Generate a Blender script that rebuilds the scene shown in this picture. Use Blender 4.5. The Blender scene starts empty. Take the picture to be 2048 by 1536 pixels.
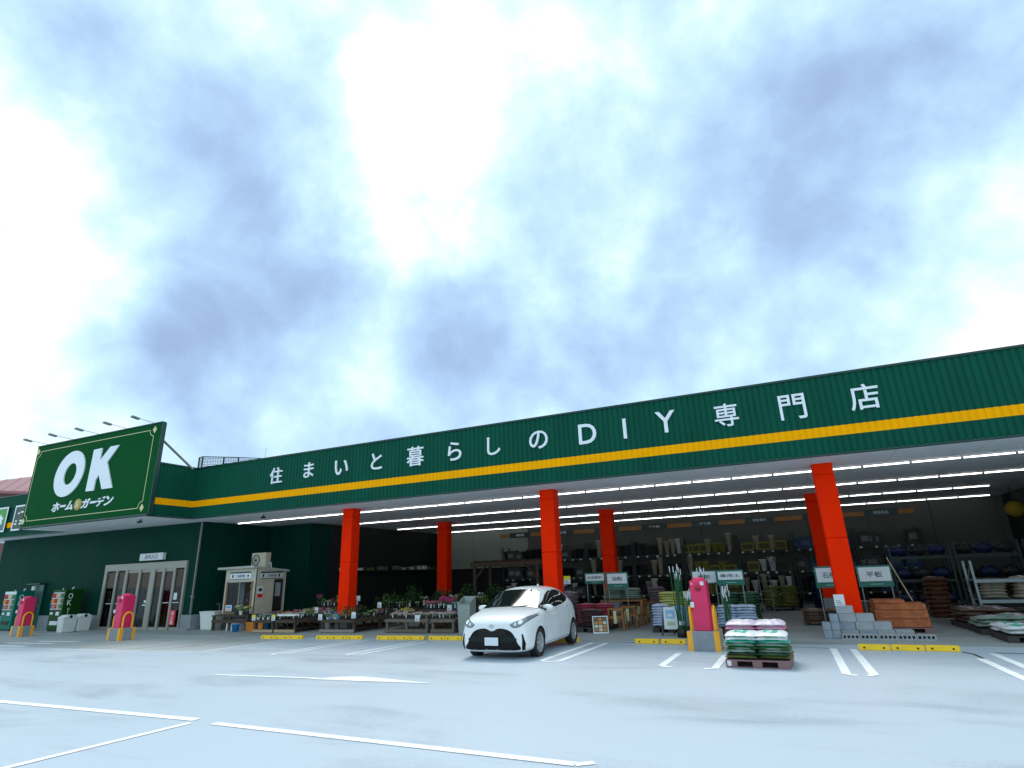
import bpy, bmesh, math, random
from math import radians as R, sin, cos, pi
from mathutils import Vector, Matrix
from mathutils.bvhtree import BVHTree
random.seed(7)
scn = bpy.context.scene
COL = scn.collection

# ------------------------------------------------------------------ camera
cam_d = bpy.data.cameras.new('camera'); cam = bpy.data.objects.new('camera', cam_d); COL.objects.link(cam)
cam_d.sensor_width = 36; cam_d.lens = 1143.87 / 2048 * 36; cam_d.clip_end = 3000; cam_d.clip_start = 0.05
h_, p_, r_ = R(-24.2267), R(18.3183), R(-2.0098)
Fw = Vector((sin(h_)*cos(p_), cos(h_)*cos(p_), sin(p_))); rr = Vector((cos(h_), -sin(h_), 0)); uu = rr.cross(Fw)
Rt = rr*cos(r_) + uu*sin(r_); Up = -rr*sin(r_) + uu*cos(r_)
M = Matrix((Rt, Up, -Fw)).transposed().to_4x4(); M.translation = Vector((0, 0, 1.62))
cam.matrix_world = M
scn.camera = cam

# ------------------------------------------------------------------ view
scn.view_settings.view_transform = 'Standard'; scn.view_settings.look = 'None'
scn.view_settings.gamma = 1; scn.view_settings.use_curve_mapping = False
scn.view_settings.exposure = 0.33

# ------------------------------------------------------------------ world
SUN_EL, SUN_ROT = R(60), R(-28)      # high behind the cloud, ahead of the camera and a little to the left
w = bpy.data.worlds.new('World'); scn.world = w; w.use_nodes = True
nt = w.node_tree; N = nt.nodes; L = nt.links; N.clear()
def nd(t, **k):
    n = N.new(t)
    for a, b in k.items(): setattr(n, a, b)
    return n
def mth(op, a, b=None, c=None, clamp=False):
    n = nd('ShaderNodeMath', operation=op); n.use_clamp = clamp
    for i, v in enumerate((a, b, c)):
        if v is None: continue
        if isinstance(v, (int, float)): n.inputs[i].default_value = v
        else: L.new(v, n.inputs[i])
    return n.outputs[0]
def vm(op, a, b=None, out=0):
    n = nd('ShaderNodeVectorMath', operation=op)
    for i, v in enumerate((a, b)):
        if v is None: continue
        if isinstance(v, tuple): n.inputs[i].default_value = v
        else: L.new(v, n.inputs[i])
    return n.outputs[out]
tc = nd('ShaderNodeTexCoord').outputs['Generated']
sep = nd('ShaderNodeSeparateXYZ'); L.new(tc, sep.inputs[0])
zz = mth('ADD', mth('MAXIMUM', sep.outputs[2], 0.0), 0.35)
comb = nd('ShaderNodeCombineXYZ')
L.new(mth('DIVIDE', sep.outputs[0], zz), comb.inputs[0]); L.new(mth('DIVIDE', sep.outputs[1], zz), comb.inputs[1]); L.new(mth('MULTIPLY', sep.outputs[2], 1.5), comb.inputs[2])
def noise(vec, scale, detail, rough, dist=0.0):
    n = nd('ShaderNodeTexNoise'); n.inputs['Scale'].default_value = scale; n.inputs['Detail'].default_value = detail
    n.inputs['Roughness'].default_value = rough; n.inputs['Distortion'].default_value = dist
    L.new(vec, n.inputs['Vector']); return n
n1 = noise(tc, 4.6, 10, .56, .1)
n3 = noise(comb.outputs[0], 1.3, 3, .5, .2)
n2 = noise(tc, 5.5, 5, .5)
warp = vm('SUBTRACT', n2.outputs['Color'], (.5, .5, .5))
sc = nd('ShaderNodeVectorMath', operation='SCALE'); L.new(warp, sc.inputs[0]); sc.inputs['Scale'].default_value = 0.24
wd = vm('ADD', tc, sc.outputs[0])
BL = [(-0.705,0.298,0.644,0.128,-0.30),(-0.684,0.390,0.616,0.119,-0.35),(-0.535,0.430,0.727,0.092,-0.25),(-0.618,0.564,0.547,0.110,-0.35),(-0.621,0.631,0.465,0.106,-0.40),(-0.720,0.558,0.412,0.133,-0.45),(-0.793,0.505,0.341,0.104,-0.40),(-0.338,0.873,0.352,0.166,-0.30),(-0.414,0.796,0.442,0.112,-0.20),(-0.231,0.890,0.392,0.120,-0.25),(0.075,0.798,0.598,0.141,-0.35),(0.097,0.868,0.487,0.144,-0.40),(0.137,0.906,0.401,0.112,-0.40),(-0.015,0.923,0.385,0.121,-0.35),(0.227,0.822,0.522,0.117,-0.30),(0.294,0.777,0.557,0.090,-0.25),(-0.115,0.718,0.687,0.100,-0.12),(-0.797,0.288,0.531,0.095,0.60),(-0.854,0.346,0.389,0.105,0.60),(-0.879,0.386,0.279,0.074,0.40),(-0.385,0.531,0.755,0.141,0.70),(-0.441,0.616,0.653,0.119,0.70),(-0.497,0.689,0.527,0.084,0.50),(-0.190,0.852,0.488,0.051,0.45),(0.315,0.856,0.411,0.085,0.30),(0.254,0.917,0.306,0.090,0.35),(-0.690,0.449,0.568,0.044,0.20),(-0.240,0.590,0.770,0.089,0.35),(-0.046,0.669,0.742,0.087,0.15),(-0.864,0.449,0.230,0.084,0.10)]
t = mth('MULTIPLY_ADD', n1.outputs['Fac'], 1.6, -0.52)
t = mth('MULTIPLY_ADD', n3.outputs['Fac'], 0.6, t)
for (bx_, by_, bz_, br, bw) in BL:
    d = vm('DISTANCE', wd, (bx_, by_, bz_), out=1)
    e = mth('MULTIPLY', mth('POWER', 2.71828, mth('MULTIPLY', mth('MULTIPLY', d, d), -1.0/(br*br*1.1))), bw*(0.56 if bw < 0 else 0.52))
    t = mth('ADD', t, e)
# pale low sky near the horizon
t = mth('ADD', t, mth('MULTIPLY', mth('POWER', 2.71828, mth('MULTIPLY', mth('MAXIMUM', sep.outputs[2], 0.0), -7.0)), 0.22))
ramp = nd('ShaderNodeValToRGB'); L.new(t, ramp.inputs[0])
cr = ramp.color_ramp; cr.interpolation = 'B_SPLINE'
pts = [(0.0, (.28, .39, .59)), (.20, (.34, .49, .73)), (.36, (.41, .60, .83)), (.50, (.49, .72, .89)), (.64, (.60, .84, .92)), (.80, (.84, .98, 1.0)), (1.0, (1.2, 1.25, 1.25))]
while len(cr.elements) < len(pts): cr.elements.new(.5)
for e, (p, c) in zip(cr.elements, pts): e.position = p; e.color = (*c, 1)
sky = nd('ShaderNodeTexSky', sky_type='NISHITA', sun_disc=False, sun_elevation=SUN_EL, sun_rotation=SUN_ROT)
bg1 = nd('ShaderNodeBackground'); L.new(sky.outputs[0], bg1.inputs[0]); bg1.inputs[1].default_value = 0.10
bg2 = nd('ShaderNodeBackground'); L.new(ramp.outputs[0], bg2.inputs[0]); bg2.inputs[1].default_value = 1.0
mx = nd('ShaderNodeMixShader'); mx.inputs[0].default_value = 0.90
L.new(bg1.outputs[0], mx.inputs[1]); L.new(bg2.outputs[0], mx.inputs[2])
L.new(mx.outputs[0], nd('ShaderNodeOutputWorld').inputs[0])

# ------------------------------------------------------------------ sun
sd = bpy.data.lights.new('sun', 'SUN'); sun = bpy.data.objects.new('sun', sd); COL.objects.link(sun)
sd.energy = 1.7; sd.angle = R(24); sd.specular_factor = 0.0; sd.color = (1, .97, .92)
sv = Vector((sin(SUN_ROT)*cos(SUN_EL), cos(SUN_ROT)*cos(SUN_EL), sin(SUN_EL)))
sun.rotation_euler = sv.to_track_quat('Z', 'Y').to_euler(); sun.location = sv*60

# ------------------------------------------------------------------ helpers
FL = -0.014*16.6            # level of the covered floor
def gz(y): return -0.014*min(y, 16.6)

def mat(name, col, rough=.6, metal=0.0, var=.12, scale=4.0, bump=0.0, bscale=40.0, coat=0.0, stretch=None, spec=None, emit=None, trans=0.0):
    m = bpy.data.materials.new(name); m.use_nodes = True; n = m.node_tree.nodes; l = m.node_tree.links
    b = n['Principled BSDF']
    b.inputs['Base Color'].default_value = (*col, 1); b.inputs['Roughness'].default_value = rough; b.inputs['Metallic'].default_value = metal
    if coat: b.inputs['Coat Weight'].default_value = coat; b.inputs['Coat Roughness'].default_value = .05
    if spec is not None: b.inputs['Specular IOR Level'].default_value = spec
    if trans: b.inputs['Transmission Weight'].default_value = trans
    if emit: b.inputs['Emission Color'].default_value = (*emit[0], 1); b.inputs['Emission Strength'].default_value = emit[1]
    if var or bump:
        tcn = n.new('ShaderNodeTexCoord'); mp = n.new('ShaderNodeMapping'); l.new(tcn.outputs['Object'], mp.inputs[0])
        if stretch: mp.inputs['Scale'].default_value = stretch
    if var:
        no = n.new('ShaderNodeTexNoise'); no.inputs['Scale'].default_value = scale; no.inputs['Detail'].default_value = 6; no.inputs['Roughness'].default_value = .62
        l.new(mp.outputs[0], no.inputs['Vector'])
        mr = n.new('ShaderNodeMapRange'); mr.inputs[1].default_value = .3; mr.inputs[2].default_value = .7; mr.inputs[3].default_value = 1-var; mr.inputs[4].default_value = 1+var
        l.new(no.outputs[0], mr.inputs[0])
        hs = n.new('ShaderNodeMix'); hs.data_type = 'RGBA'; hs.blend_type = 'MULTIPLY'; hs.inputs[0].default_value = 1
        hs.inputs[6].default_value = (*col, 1); l.new(mr.outputs[0], hs.inputs[7]); l.new(hs.outputs[2], b.inputs['Base Color'])
        r2 = n.new('ShaderNodeMapRange'); r2.inputs[1].default_value = .3; r2.inputs[2].default_value = .7
        r2.inputs[3].default_value = max(0, rough-.08); r2.inputs[4].default_value = min(1, rough+.08); l.new(no.outputs[0], r2.inputs[0]); l.new(r2.outputs[0], b.inputs['Roughness'])
    if bump:
        nb = n.new('ShaderNodeTexNoise'); nb.inputs['Scale'].default_value = bscale; nb.inputs['Detail'].default_value = 4
        l.new(mp.outputs[0], nb.inputs['Vector'])
        bp = n.new('ShaderNodeBump'); bp.inputs['Strength'].default_value = bump; bp.inputs['Distance'].default_value = .02
        l.new(nb.outputs[0], bp.inputs['Height']); l.new(bp.outputs[0], b.inputs['Normal'])
    return m

class MB:
    def __init__(s): s.v = []; s.f = []; s.m = []; s.sm = []
    def add(s, vs, fs, m=0, smooth=False):
        o = len(s.v); s.v += [tuple(v) for v in vs]
        for f in fs: s.f.append(tuple(o+i for i in f)); s.m.append(m); s.sm.append(smooth)
        return s
    def box(s, x0, x1, y0, y1, z0, z1, m=0, X=None):
        vs = [Vector((x, y, z)) for z in (z0, z1) for y in (y0, y1) for x in (x0, x1)]
        if X is not None: vs = [X @ v for v in vs]
        return s.add(vs, [(0, 2, 3, 1), (4, 5, 7, 6), (0, 1, 5, 4), (2, 6, 7, 3), (0, 4, 6, 2), (1, 3, 7, 5)], m)
    def tub(s, pts, r, n=8, m=0, r1=None, smooth=True, cap=True):
        pts = [Vector(p) for p in pts]; rings = []
        for i, p in enumerate(pts):
            d = (pts[min(i+1, len(pts)-1)] - pts[max(i-1, 0)]).normalized()
            a = d.orthogonal().normalized() if i == 0 else (pa - d*pa.dot(d)).normalized()
            pa = a; b = d.cross(a)
            q = r if r1 is None else r + (r1-r)*i/(len(pts)-1)
            rings.append([p + (a*cos(2*pi*k/n) + b*sin(2*pi*k/n))*q for k in range(n)])
        vs = [v for g in rings for v in g]; fs = []
        for i in range(len(pts)-1):
            for k in range(n): fs.append((i*n+k, i*n+(k+1) % n, (i+1)*n+(k+1) % n, (i+1)*n+k))
        s.add(vs, fs, m, smooth)
        if cap:
            s.add(rings[0], [tuple(range(n))[::-1]], m); s.add(rings[-1], [tuple(range(n))], m)
        return s
    def prism(s, poly, y0, y1, m=0, axis='y'):
        n = len(poly)
        f = {'y': lambda a, b, t: (a, t, b), 'x': lambda a, b, t: (t, a, b), 'z': lambda a, b, t: (a, b, t)}[axis]
        vs = [f(a, b, y0) for a, b in poly] + [f(a, b, y1) for a, b in poly]
        fs = [tuple(range(n)), tuple(range(2*n-1, n-1, -1))] + [(i, i+n, (i+1) % n+n, (i+1) % n) for i in range(n)]
        return s.add(vs, fs, m)
    def lathe(s, prof, n=16, c=(0, 0, 0), m=0, axis='z', smooth=True):
        vs = []
        for r, z in prof:
            for k in range(n):
                a, b = r*cos(2*pi*k/n), r*sin(2*pi*k/n)
                v = {'z': (a, b, z), 'x': (z, a, b), 'y': (a, z, b)}[axis]
                vs.append((v[0]+c[0], v[1]+c[1], v[2]+c[2]))
        fs = [(i*n+k, i*n+(k+1) % n, (i+1)*n+(k+1) % n, (i+1)*n+k) for i in range(len(prof)-1) for k in range(n)]
        return s.add(vs, fs, m, smooth)
    def quad(s, a, b, c, d, m=0): return s.add([a, b, c, d], [(0, 1, 2, 3)], m)
    def mesh(s, name, mats, bevel=0):
        me = bpy.data.meshes.new(name); me.from_pydata(s.v, [], s.f)
        for mm in (mats if isinstance(mats, (list, tuple)) else [mats]): me.materials.append(mm)
        me.polygons.foreach_set('material_index', s.m); me.polygons.foreach_set('use_smooth', s.sm)
        bm = bmesh.new(); bm.from_mesh(me)
        if bevel: bmesh.ops.bevel(bm, geom=[e for e in bm.edges if len(e.link_faces) == 2 and e.calc_face_angle(0) > .6], offset=bevel, segments=1, affect='EDGES')
        bmesh.ops.recalc_face_normals(bm, faces=bm.faces); bm.to_mesh(me); bm.free()
        me.update(); return me
    def build(s, name, mats, parent=None, loc=None, rotz=0, bevel=0):
        return put(name, s.mesh(name, mats, bevel), parent, loc, rotz)

def put(name, me, parent=None, loc=None, rotz=0):
    o = bpy.data.objects.new(name, me); COL.objects.link(o)
    if loc is not None: o.location = loc
    if rotz: o.rotation_euler.z = rotz
    if parent: o.parent = parent
    return o
def tag(o, label, cat, group=None):
    o['label'] = label; o['category'] = cat
    if group: o['group'] = group
    return o
def thing(name, label, cat, loc=(0, 0, 0), rotz=0, group=None):
    o = bpy.data.objects.new(name, None); COL.objects.link(o); o.empty_display_size = .2
    o.location = loc; o.rotation_euler = (0, 0, rotz); return tag(o, label, cat, group)
def struct(o): o['kind'] = 'structure'; return o
def dup(root, loc, rotz=0, label=None, group=None, scale=None):
    r = root.copy(); COL.objects.link(r); r.location = loc; r.rotation_euler = (0, 0, rotz)
    if scale: r.scale = scale
    if label: r['label'] = label
    if group: r['group'] = group
    for ch in list(root.children):
        c = ch.copy(); COL.objects.link(c); c.parent = r
        for g in list(ch.children):
            d = g.copy(); COL.objects.link(d); d.parent = c
    return r

_tx = {}
def tmesh(s, bold=0.0, ext=.02):
    """text outline as a mesh normalised: returns vertex list and faces, x right, y up"""
    k = (s, bold, ext)
    if k in _tx: return _tx[k]
    cu = bpy.data.curves.new('t', 'FONT'); cu.body = s; cu.size = 1; cu.offset = bold; cu.extrude = ext; cu.resolution_u = 4
    o = bpy.data.objects.new('t', cu); COL.objects.link(o)
    dg = bpy.context.evaluated_depsgraph_get(); me = bpy.data.meshes.new_from_object(o.evaluated_get(dg))
    vs = [v.co.copy() for v in me.vertices]; fs = [tuple(p.vertices) for p in me.polygons]
    bpy.data.objects.remove(o); bpy.data.curves.remove(cu); bpy.data.meshes.remove(me)
    _tx[k] = (vs, fs); return _tx[k]
def text(mb, s, x0, x1, z0, z1, y, m=0, bold=0.0, depth=.01, face='y', shear=0.0):
    """fit text in a rectangle; face 'y' looks towards -Y, face 'x' looks towards +X (then x0,x1 run along Y and y is the X plane)"""
    vs, fs = tmesh(s, bold)
    a0 = min(v.x for v in vs); a1 = max(v.x for v in vs); b0 = min(v.y for v in vs); b1 = max(v.y for v in vs)
    out = []
    for v in vs:
        u = (v.x-a0)/max(a1-a0, 1e-6); q = (v.y-b0)/max(b1-b0, 1e-6)
        h = x0+(x1-x0)*u + shear*(q-.5)*(z1-z0); z = z0+(z1-z0)*q; d = depth*(1 if v.z > 0 else 0)
        out.append((h, y-d, z) if face == 'y' else (y+d, h, z))
    mb.add(out, fs, m)

# warm the glyph cache while the scene is small
for s_ in list('住まいと暮らしのDIY専門店'): tmesh(s_, .008)
for s_ in ('店内入口', '化成肥料', '油粕', '堆肥', '専用土', '石材', '平板', 'プラ鉢', '園芸資材', '園芸用品', '工具修理室', '消火器', 'OK', 'O', 'K', '割引', '緑', '&', '木材', '樹脂鉢'): tmesh(s_, .012)
for s_ in list('ホームガーデン') + ['ー', '＆']: tmesh(s_, .03)

# ------------------------------------------------------------------ materials
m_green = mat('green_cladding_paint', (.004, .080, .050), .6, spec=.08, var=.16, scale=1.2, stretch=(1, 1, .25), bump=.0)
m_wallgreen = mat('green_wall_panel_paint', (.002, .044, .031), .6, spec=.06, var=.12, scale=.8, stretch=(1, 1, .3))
m_yellow = mat('yellow_stripe_paint', (1.0, .43, .0), .6, spec=.06, var=.05, scale=2)
m_trim = mat('dark_green_metal_trim', (.004, .04, .034), .4, var=.05)
m_letter = mat('white_letter_face', (.80, .84, .90), .35, var=.02)
m_soffit = mat('grey_white_soffit_board', (.78, .80, .82), .75, var=.05, scale=.6, bump=.05, bscale=6)
m_orange = mat('orange_red_column_paint', (1.0, .026, .0005), .65, spec=.05, var=.07, scale=3, bump=.1, bscale=60)
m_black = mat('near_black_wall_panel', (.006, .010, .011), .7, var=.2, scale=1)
m_backw = mat('pale_grey_back_wall_panel', (.085, .095, .085), .8, var=.08, scale=.7)
m_conc = mat('grey_concrete', (.27, .29, .33), .85, var=.12, scale=5, bump=.2, bscale=80)
m_tube = mat('lit_fluorescent_tube', (.9, .9, .9), .5, var=0, emit=((1, 1, .98), 4.0))
m_fix = mat('white_lamp_batten', (.45, .45, .44), .5, var=0)
m_alu = mat('grey_aluminium_frame', (.34, .34, .30), .45, .2, var=.06)
m_glassdark = mat('dark_door_glass', (.02, .025, .02), .06, var=0)
m_white = mat('white_plastic', (.78, .80, .80), .4, var=.04, scale=6)
m_whitep = mat('white_painted_sheet', (.72, .76, .80), .5, var=.05)
m_blk = mat('black_rubber', (.012, .012, .012), .6, var=.1)
m_dkmetal = mat('dark_steel', (.03, .03, .03), .5, .3, var=.1)
m_grymetal = mat('grey_steel', (.22, .24, .25), .45, .5, var=.1)
m_wood = mat('weathered_brown_wood', (.075, .048, .032), .8, var=.3, scale=6, stretch=(1, 6, 6), bump=.2)
m_woodl = mat('pale_new_wood', (.50, .36, .22), .75, var=.15, scale=5, stretch=(1, 5, 5))
m_woodo = mat('orange_brown_wood', (.30, .13, .035), .7, var=.2, scale=5)
m_signgreen = mat('sign_green_paint', (.0005, .075, .018), .6, spec=.04, var=.04, scale=.8)
m_cream = mat('cream_gold_line_paint', (.62, .58, .32), .5, var=.05)
m_ink = mat('dark_grey_ink', (.04, .05, .06), .6, var=0)
m_red = mat('red_plastic', (.75, .01, .02), .4, var=.05)
m_pink = mat('magenta_pink_vinyl', (.74, .022, .12), .42, var=.10, scale=3, bump=.08, bscale=10)
m_hoop = mat('orange_yellow_hoop_paint', (.95, .42, .02), .4, var=.05)
m_stop = mat('yellow_wheel_stop_paint', (.95, .58, .005), .5, var=.10, scale=9, bump=.1)
m_line = mat('white_road_paint', (.85, .87, .88), .75, var=.12, scale=7, bump=.05)
m_lineo = mat('worn_orange_road_paint', (.50, .36, .26), .8, var=.25, scale=9)
m_seam = mat('dark_drain_joint', (.03, .035, .05), .8, var=.2)
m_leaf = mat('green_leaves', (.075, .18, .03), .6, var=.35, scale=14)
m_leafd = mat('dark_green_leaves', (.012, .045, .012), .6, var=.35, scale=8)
m_pot = mat('black_nursery_pot', (.02, .02, .022), .6, var=.1)
m_potb = mat('terracotta_plastic_pot', (.22, .09, .05), .6, var=.15)

def ground_mat(name, c1, c2, rough):
    m = bpy.data.materials.new(name); m.use_nodes = True; n = m.node_tree.nodes; l = m.node_tree.links; b = n['Principled BSDF']
    tcn = n.new('ShaderNodeTexCoord'); mp = n.new('ShaderNodeMapping'); l.new(tcn.outputs['Object'], mp.inputs[0]); mp.inputs['Scale'].default_value = (.22, .75, 1); mp.inputs['Rotation'].default_value = (0, 0, R(8))
    a = n.new('ShaderNodeTexNoise'); a.inputs['Scale'].default_value = 1.1; a.inputs['Detail'].default_value = 9; a.inputs['Roughness'].default_value = .6; a.inputs['Distortion'].default_value = .6; l.new(mp.outputs[0], a.inputs['Vector'])
    c = n.new('ShaderNodeTexNoise'); c.inputs['Scale'].default_value = 28; c.inputs['Detail'].default_value = 6; c.inputs['Roughness'].default_value = .8; l.new(tcn.outputs['Object'], c.inputs['Vector'])
    k = n.new('ShaderNodeTexNoise'); k.inputs['Scale'].default_value = .35; k.inputs['Detail'].default_value = 4; l.new(tcn.outputs['Object'], k.inputs['Vector'])
    ad = n.new('ShaderNodeMath'); ad.operation = 'MULTIPLY_ADD'; l.new(c.outputs[0], ad.inputs[0]); ad.inputs[1].default_value = .55; l.new(a.outputs[0], ad.inputs[2])
    ad2 = n.new('ShaderNodeMath'); ad2.operation = 'MULTIPLY_ADD'; l.new(k.outputs[0], ad2.inputs[0]); ad2.inputs[1].default_value = .5; l.new(ad.outputs[0], ad2.inputs[2])
    r = n.new('ShaderNodeValToRGB'); l.new(ad2.outputs[0], r.inputs[0]); r.color_ramp.elements[0].position = .78; r.color_ramp.elements[1].position = 1.26
    r.color_ramp.elements[0].color = (*c1, 1); r.color_ramp.elements[1].color = (*c2, 1)
    # sparse scuffs stretched along the driving direction and small dark specks
    mp2 = n.new('ShaderNodeMapping'); l.new(tcn.outputs['Object'], mp2.inputs[0]); mp2.inputs['Scale'].default_value = (.10, .9, 1); mp2.inputs['Rotation'].default_value = (0, 0, R(-6))
    sk = n.new('ShaderNodeTexNoise'); sk.inputs['Scale'].default_value = 1.6; sk.inputs['Detail'].default_value = 7; sk.inputs['Roughness'].default_value = .7; l.new(mp2.outputs[0], sk.inputs['Vector'])
    m1 = n.new('ShaderNodeMapRange'); m1.inputs[1].default_value = .60; m1.inputs[2].default_value = .72; m1.inputs[3].default_value = 1; m1.inputs[4].default_value = .86; l.new(sk.outputs[0], m1.inputs[0])
    vo = n.new('ShaderNodeTexVoronoi'); vo.inputs['Scale'].default_value = 1.7; l.new(tcn.outputs['Object'], vo.inputs['Vector'])
    m2 = n.new('ShaderNodeMapRange'); m2.inputs[1].default_value = .02; m2.inputs[2].default_value = .035; m2.inputs[3].default_value = .72; m2.inputs[4].default_value = 1; l.new(vo.outputs['Distance'], m2.inputs[0])
    mm = n.new('ShaderNodeMath'); mm.operation = 'MULTIPLY'; l.new(m1.outputs[0], mm.inputs[0]); l.new(m2.outputs[0], mm.inputs[1])
    mc = n.new('ShaderNodeMix'); mc.data_type = 'RGBA'; mc.blend_type = 'MULTIPLY'; mc.inputs[0].default_value = 1; l.new(r.outputs[0], mc.inputs[6]); l.new(mm.outputs[0], mc.inputs[7]); r = mc
    l.new(r.outputs[2], b.inputs['Base Color']); b.inputs['Roughness'].default_value = rough
    bp = n.new('ShaderNodeBump'); bp.inputs['Strength'].default_value = .25; bp.inputs['Distance'].default_value = .01; l.new(c.outputs[0], bp.inputs['Height']); l.new(bp.outputs[0], b.inputs['Normal'])
    return m
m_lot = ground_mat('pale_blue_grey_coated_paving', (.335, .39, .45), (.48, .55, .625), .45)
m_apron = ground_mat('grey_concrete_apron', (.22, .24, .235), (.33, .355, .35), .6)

# ------------------------------------------------------------------ ground
b = MB()
ys = [-300, -30, 16.6, 17.2, 500]; xs = [-600, -60, 60, 600]
def gzz(y): return -0.014*max(-30, min(y, 16.6))
vs = [(x, y, gzz(y)) for y in ys for x in xs]
b.add(vs, [(j*4+i, j*4+i+1, (j+1)*4+i+1, (j+1)*4+i) for j in range(4) for i in range(3)])
struct(b.build('ground', m_lot))
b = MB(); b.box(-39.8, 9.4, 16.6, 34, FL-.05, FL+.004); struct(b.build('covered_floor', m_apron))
b = MB(); b.add([(-60, 12.15, gz(12.15)+.002), (-15.45, 12.15, gz(12.15)+.002), (-15.45, 16.6, FL+.002), (-60, 16.6, FL+.002)], [(0, 1, 2, 3)])  # mid-grey sheet laid over the left part of the lot
struct(b.build('pavement', ground_mat('mid_grey_paving', (.28, .31, .315), (.39, .42, .43), .55)))

def strip(name, polys, m, dz=.006):
    b = MB()
    for poly in polys:
        n = len(poly); b.add([(x, y, gz(y)+dz) for x, y in poly], [tuple(range(n))])
    bm_o = b.build(name, m)
    me = bm_o.data; bm = bmesh.new(); bm.from_mesh(me)
    for f in bm.faces:
        f.normal_update()
        if f.normal.z < 0: f.normal_flip()
    bm.to_mesh(me); bm.free(); return struct(bm_o)
def ln(x0, y0, x1, y1, w_=.14):
    d = Vector((x1-x0, y1-y0)).normalized(); n = Vector((-d.y, d.x))*w_/2
    return [(x0+n.x, y0+n.y), (x1+n.x, y1+n.y), (x1-n.x, y1-n.y), (x0-n.x, y0-n.y)]
def hair(xa, xb, yf, yb, w_=.13, close=True):
    """double bay line, its open end towards the building"""
    ps = [ln(xa, yf+.14, xa, yb, w_), ln(xb, yf+.14, xb, yb, w_)]
    if close:
        arc = [(xa + (xb-xa)*(.5-.5*cos(a)), yf+.14-.2*sin(a)) for a in [pi*i/8 for i in range(9)]]
        for i in range(8): ps.append(ln(*arc[i], *arc[i+1], w_*.8))
    return ps
strip('parking_line', [ln(-12.6, 5.96, -7.46, 6.02, .15), ln(-7.05, 5.94, -2.1, 5.80, .13), ln(-7.42, 3.55, -7.38, 5.86, .11), ln(-2.1, 5.78, -1.95, 5.90, .1)], m_line)
strip('parking_line', [ln(-10.9, 9.10, -8.2, 9.28, .10)] + [[(-8.55, 9.14), (-8.0, 9.56), (-7.6, 9.66), (-5.85, 9.33), (-7.2, 9.22)]], m_line)
strip('parking_line', [ln(-15.35, 12.26, -15.55, 15.9, .12)] + hair(-12.66, -12.32, 12.2, 15.8) + hair(-10.45, -10.1, 12.5, 15.6) + hair(-5.14, -4.74, 12.4, 16.1), m_line)
strip('parking_line', [ln(-2.56, 12.25, -2.56, 14.26), ln(-2.56, 12.22, -2.33, 12.12), ln(-1.56, 12.1, -1.56, 14.1), ln(-1.56, 12.1, -1.74, 12.06)], m_line)
strip('parking_line', [ln(.57, 11.95, .58, 15.7), ln(.97, 11.95, .97, 15.7), ln(.57, 11.9, .72, 11.86), ln(.97, 11.9, .85, 11.86)] + [ln(2.97, 11.2, 2.97, 14.45), ln(3.35, 11.2, 3.37, 15.3)], m_line)
strip('parking_line', [ln(-24.5, 11.5, -15.4, 12.22, .08), ln(-27.5, 12.1, -23.9, 12.25, .22), ln(-26.4, 12.9, -23.9, 13.1, .22), ln(-25.8, 13.6, -23.7, 13.8, .22)], m_line)
strip('crosswalk_line', [ln(x, 12.0+.0*i, x-.25+.2*i, 14.4+.5*i, .05) for i, x in enumerate((-20.9, -19.85, -18.55, -17.4))] + [ln(-17.3, 13.4, -19.0, 15.6, .08), ln(-17.1, 14.7, -18.6, 16.4, .08), ln(-21.2, 14.2, -17.0, 16.9, .05)], m_lineo, .0065)
strip('drain_joint', [ln(-5.8, 16.5, -4.65, 16.33, .05), ln(-4.65, 16.33, -4.0, 16.38, .05), ln(-2.7, 16.05, -2.4, 15.95, .05), ln(-.3, 15.95, .5, 15.78, .05), ln(2.92, 15.52, 3.03, 15.2, .06), ln(3.03, 15.2, 3.04, 14.5, .05), ln(3.45, 15.45, 5.5, 15.35, .06), ln(-17, 16.58, -5.8, 16.5, .03)], m_seam, .005)

# ------------------------------------------------------------------ the store
ZS = 4.32; YF = 17.2; ZT = 6.55
store = thing('store_building', 'long single storey store with dark green corrugated fascia, yellow stripe and orange columns', 'building', (-8, 18, FL))
OFF = Vector((-8, 18, FL))
def sb(mb, name, m, bevel=0):
    for i, v in enumerate(mb.v): mb.v[i] = tuple(Vector(v)-OFF)
    return mb.build(name, m, store, bevel=bevel)

def ribs(mb, a0, a1, plane, z0, z1, axis, sgn, pitch=.165, d=.022, m=0, off=0.0):
    """corrugated sheet from a0 to a1; axis 'x' means it runs along X in plane Y=plane and looks towards -Y*sgn"""
    p = []; a = a0; k = 0
    while a < a1-1e-6:
        for q, dd in ((0, 0), (.62, 0), (.72, 1), (.9, 1)):
            t_ = a + q*pitch
            if t_ < a1: p.append((t_, dd*d))
        a += pitch
    p.append((a1, 0))
    vs = []
    for z in (z0, z1):
        for t_, dd in p:
            o_ = plane + sgn*(dd - off)
            vs.append((t_, o_, z) if axis == 'x' else (o_, t_, z))
    n = len(p)
    mb.add(vs, [(i, i+1, n+i+1, n+i) for i in range(n-1)], m)
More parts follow.
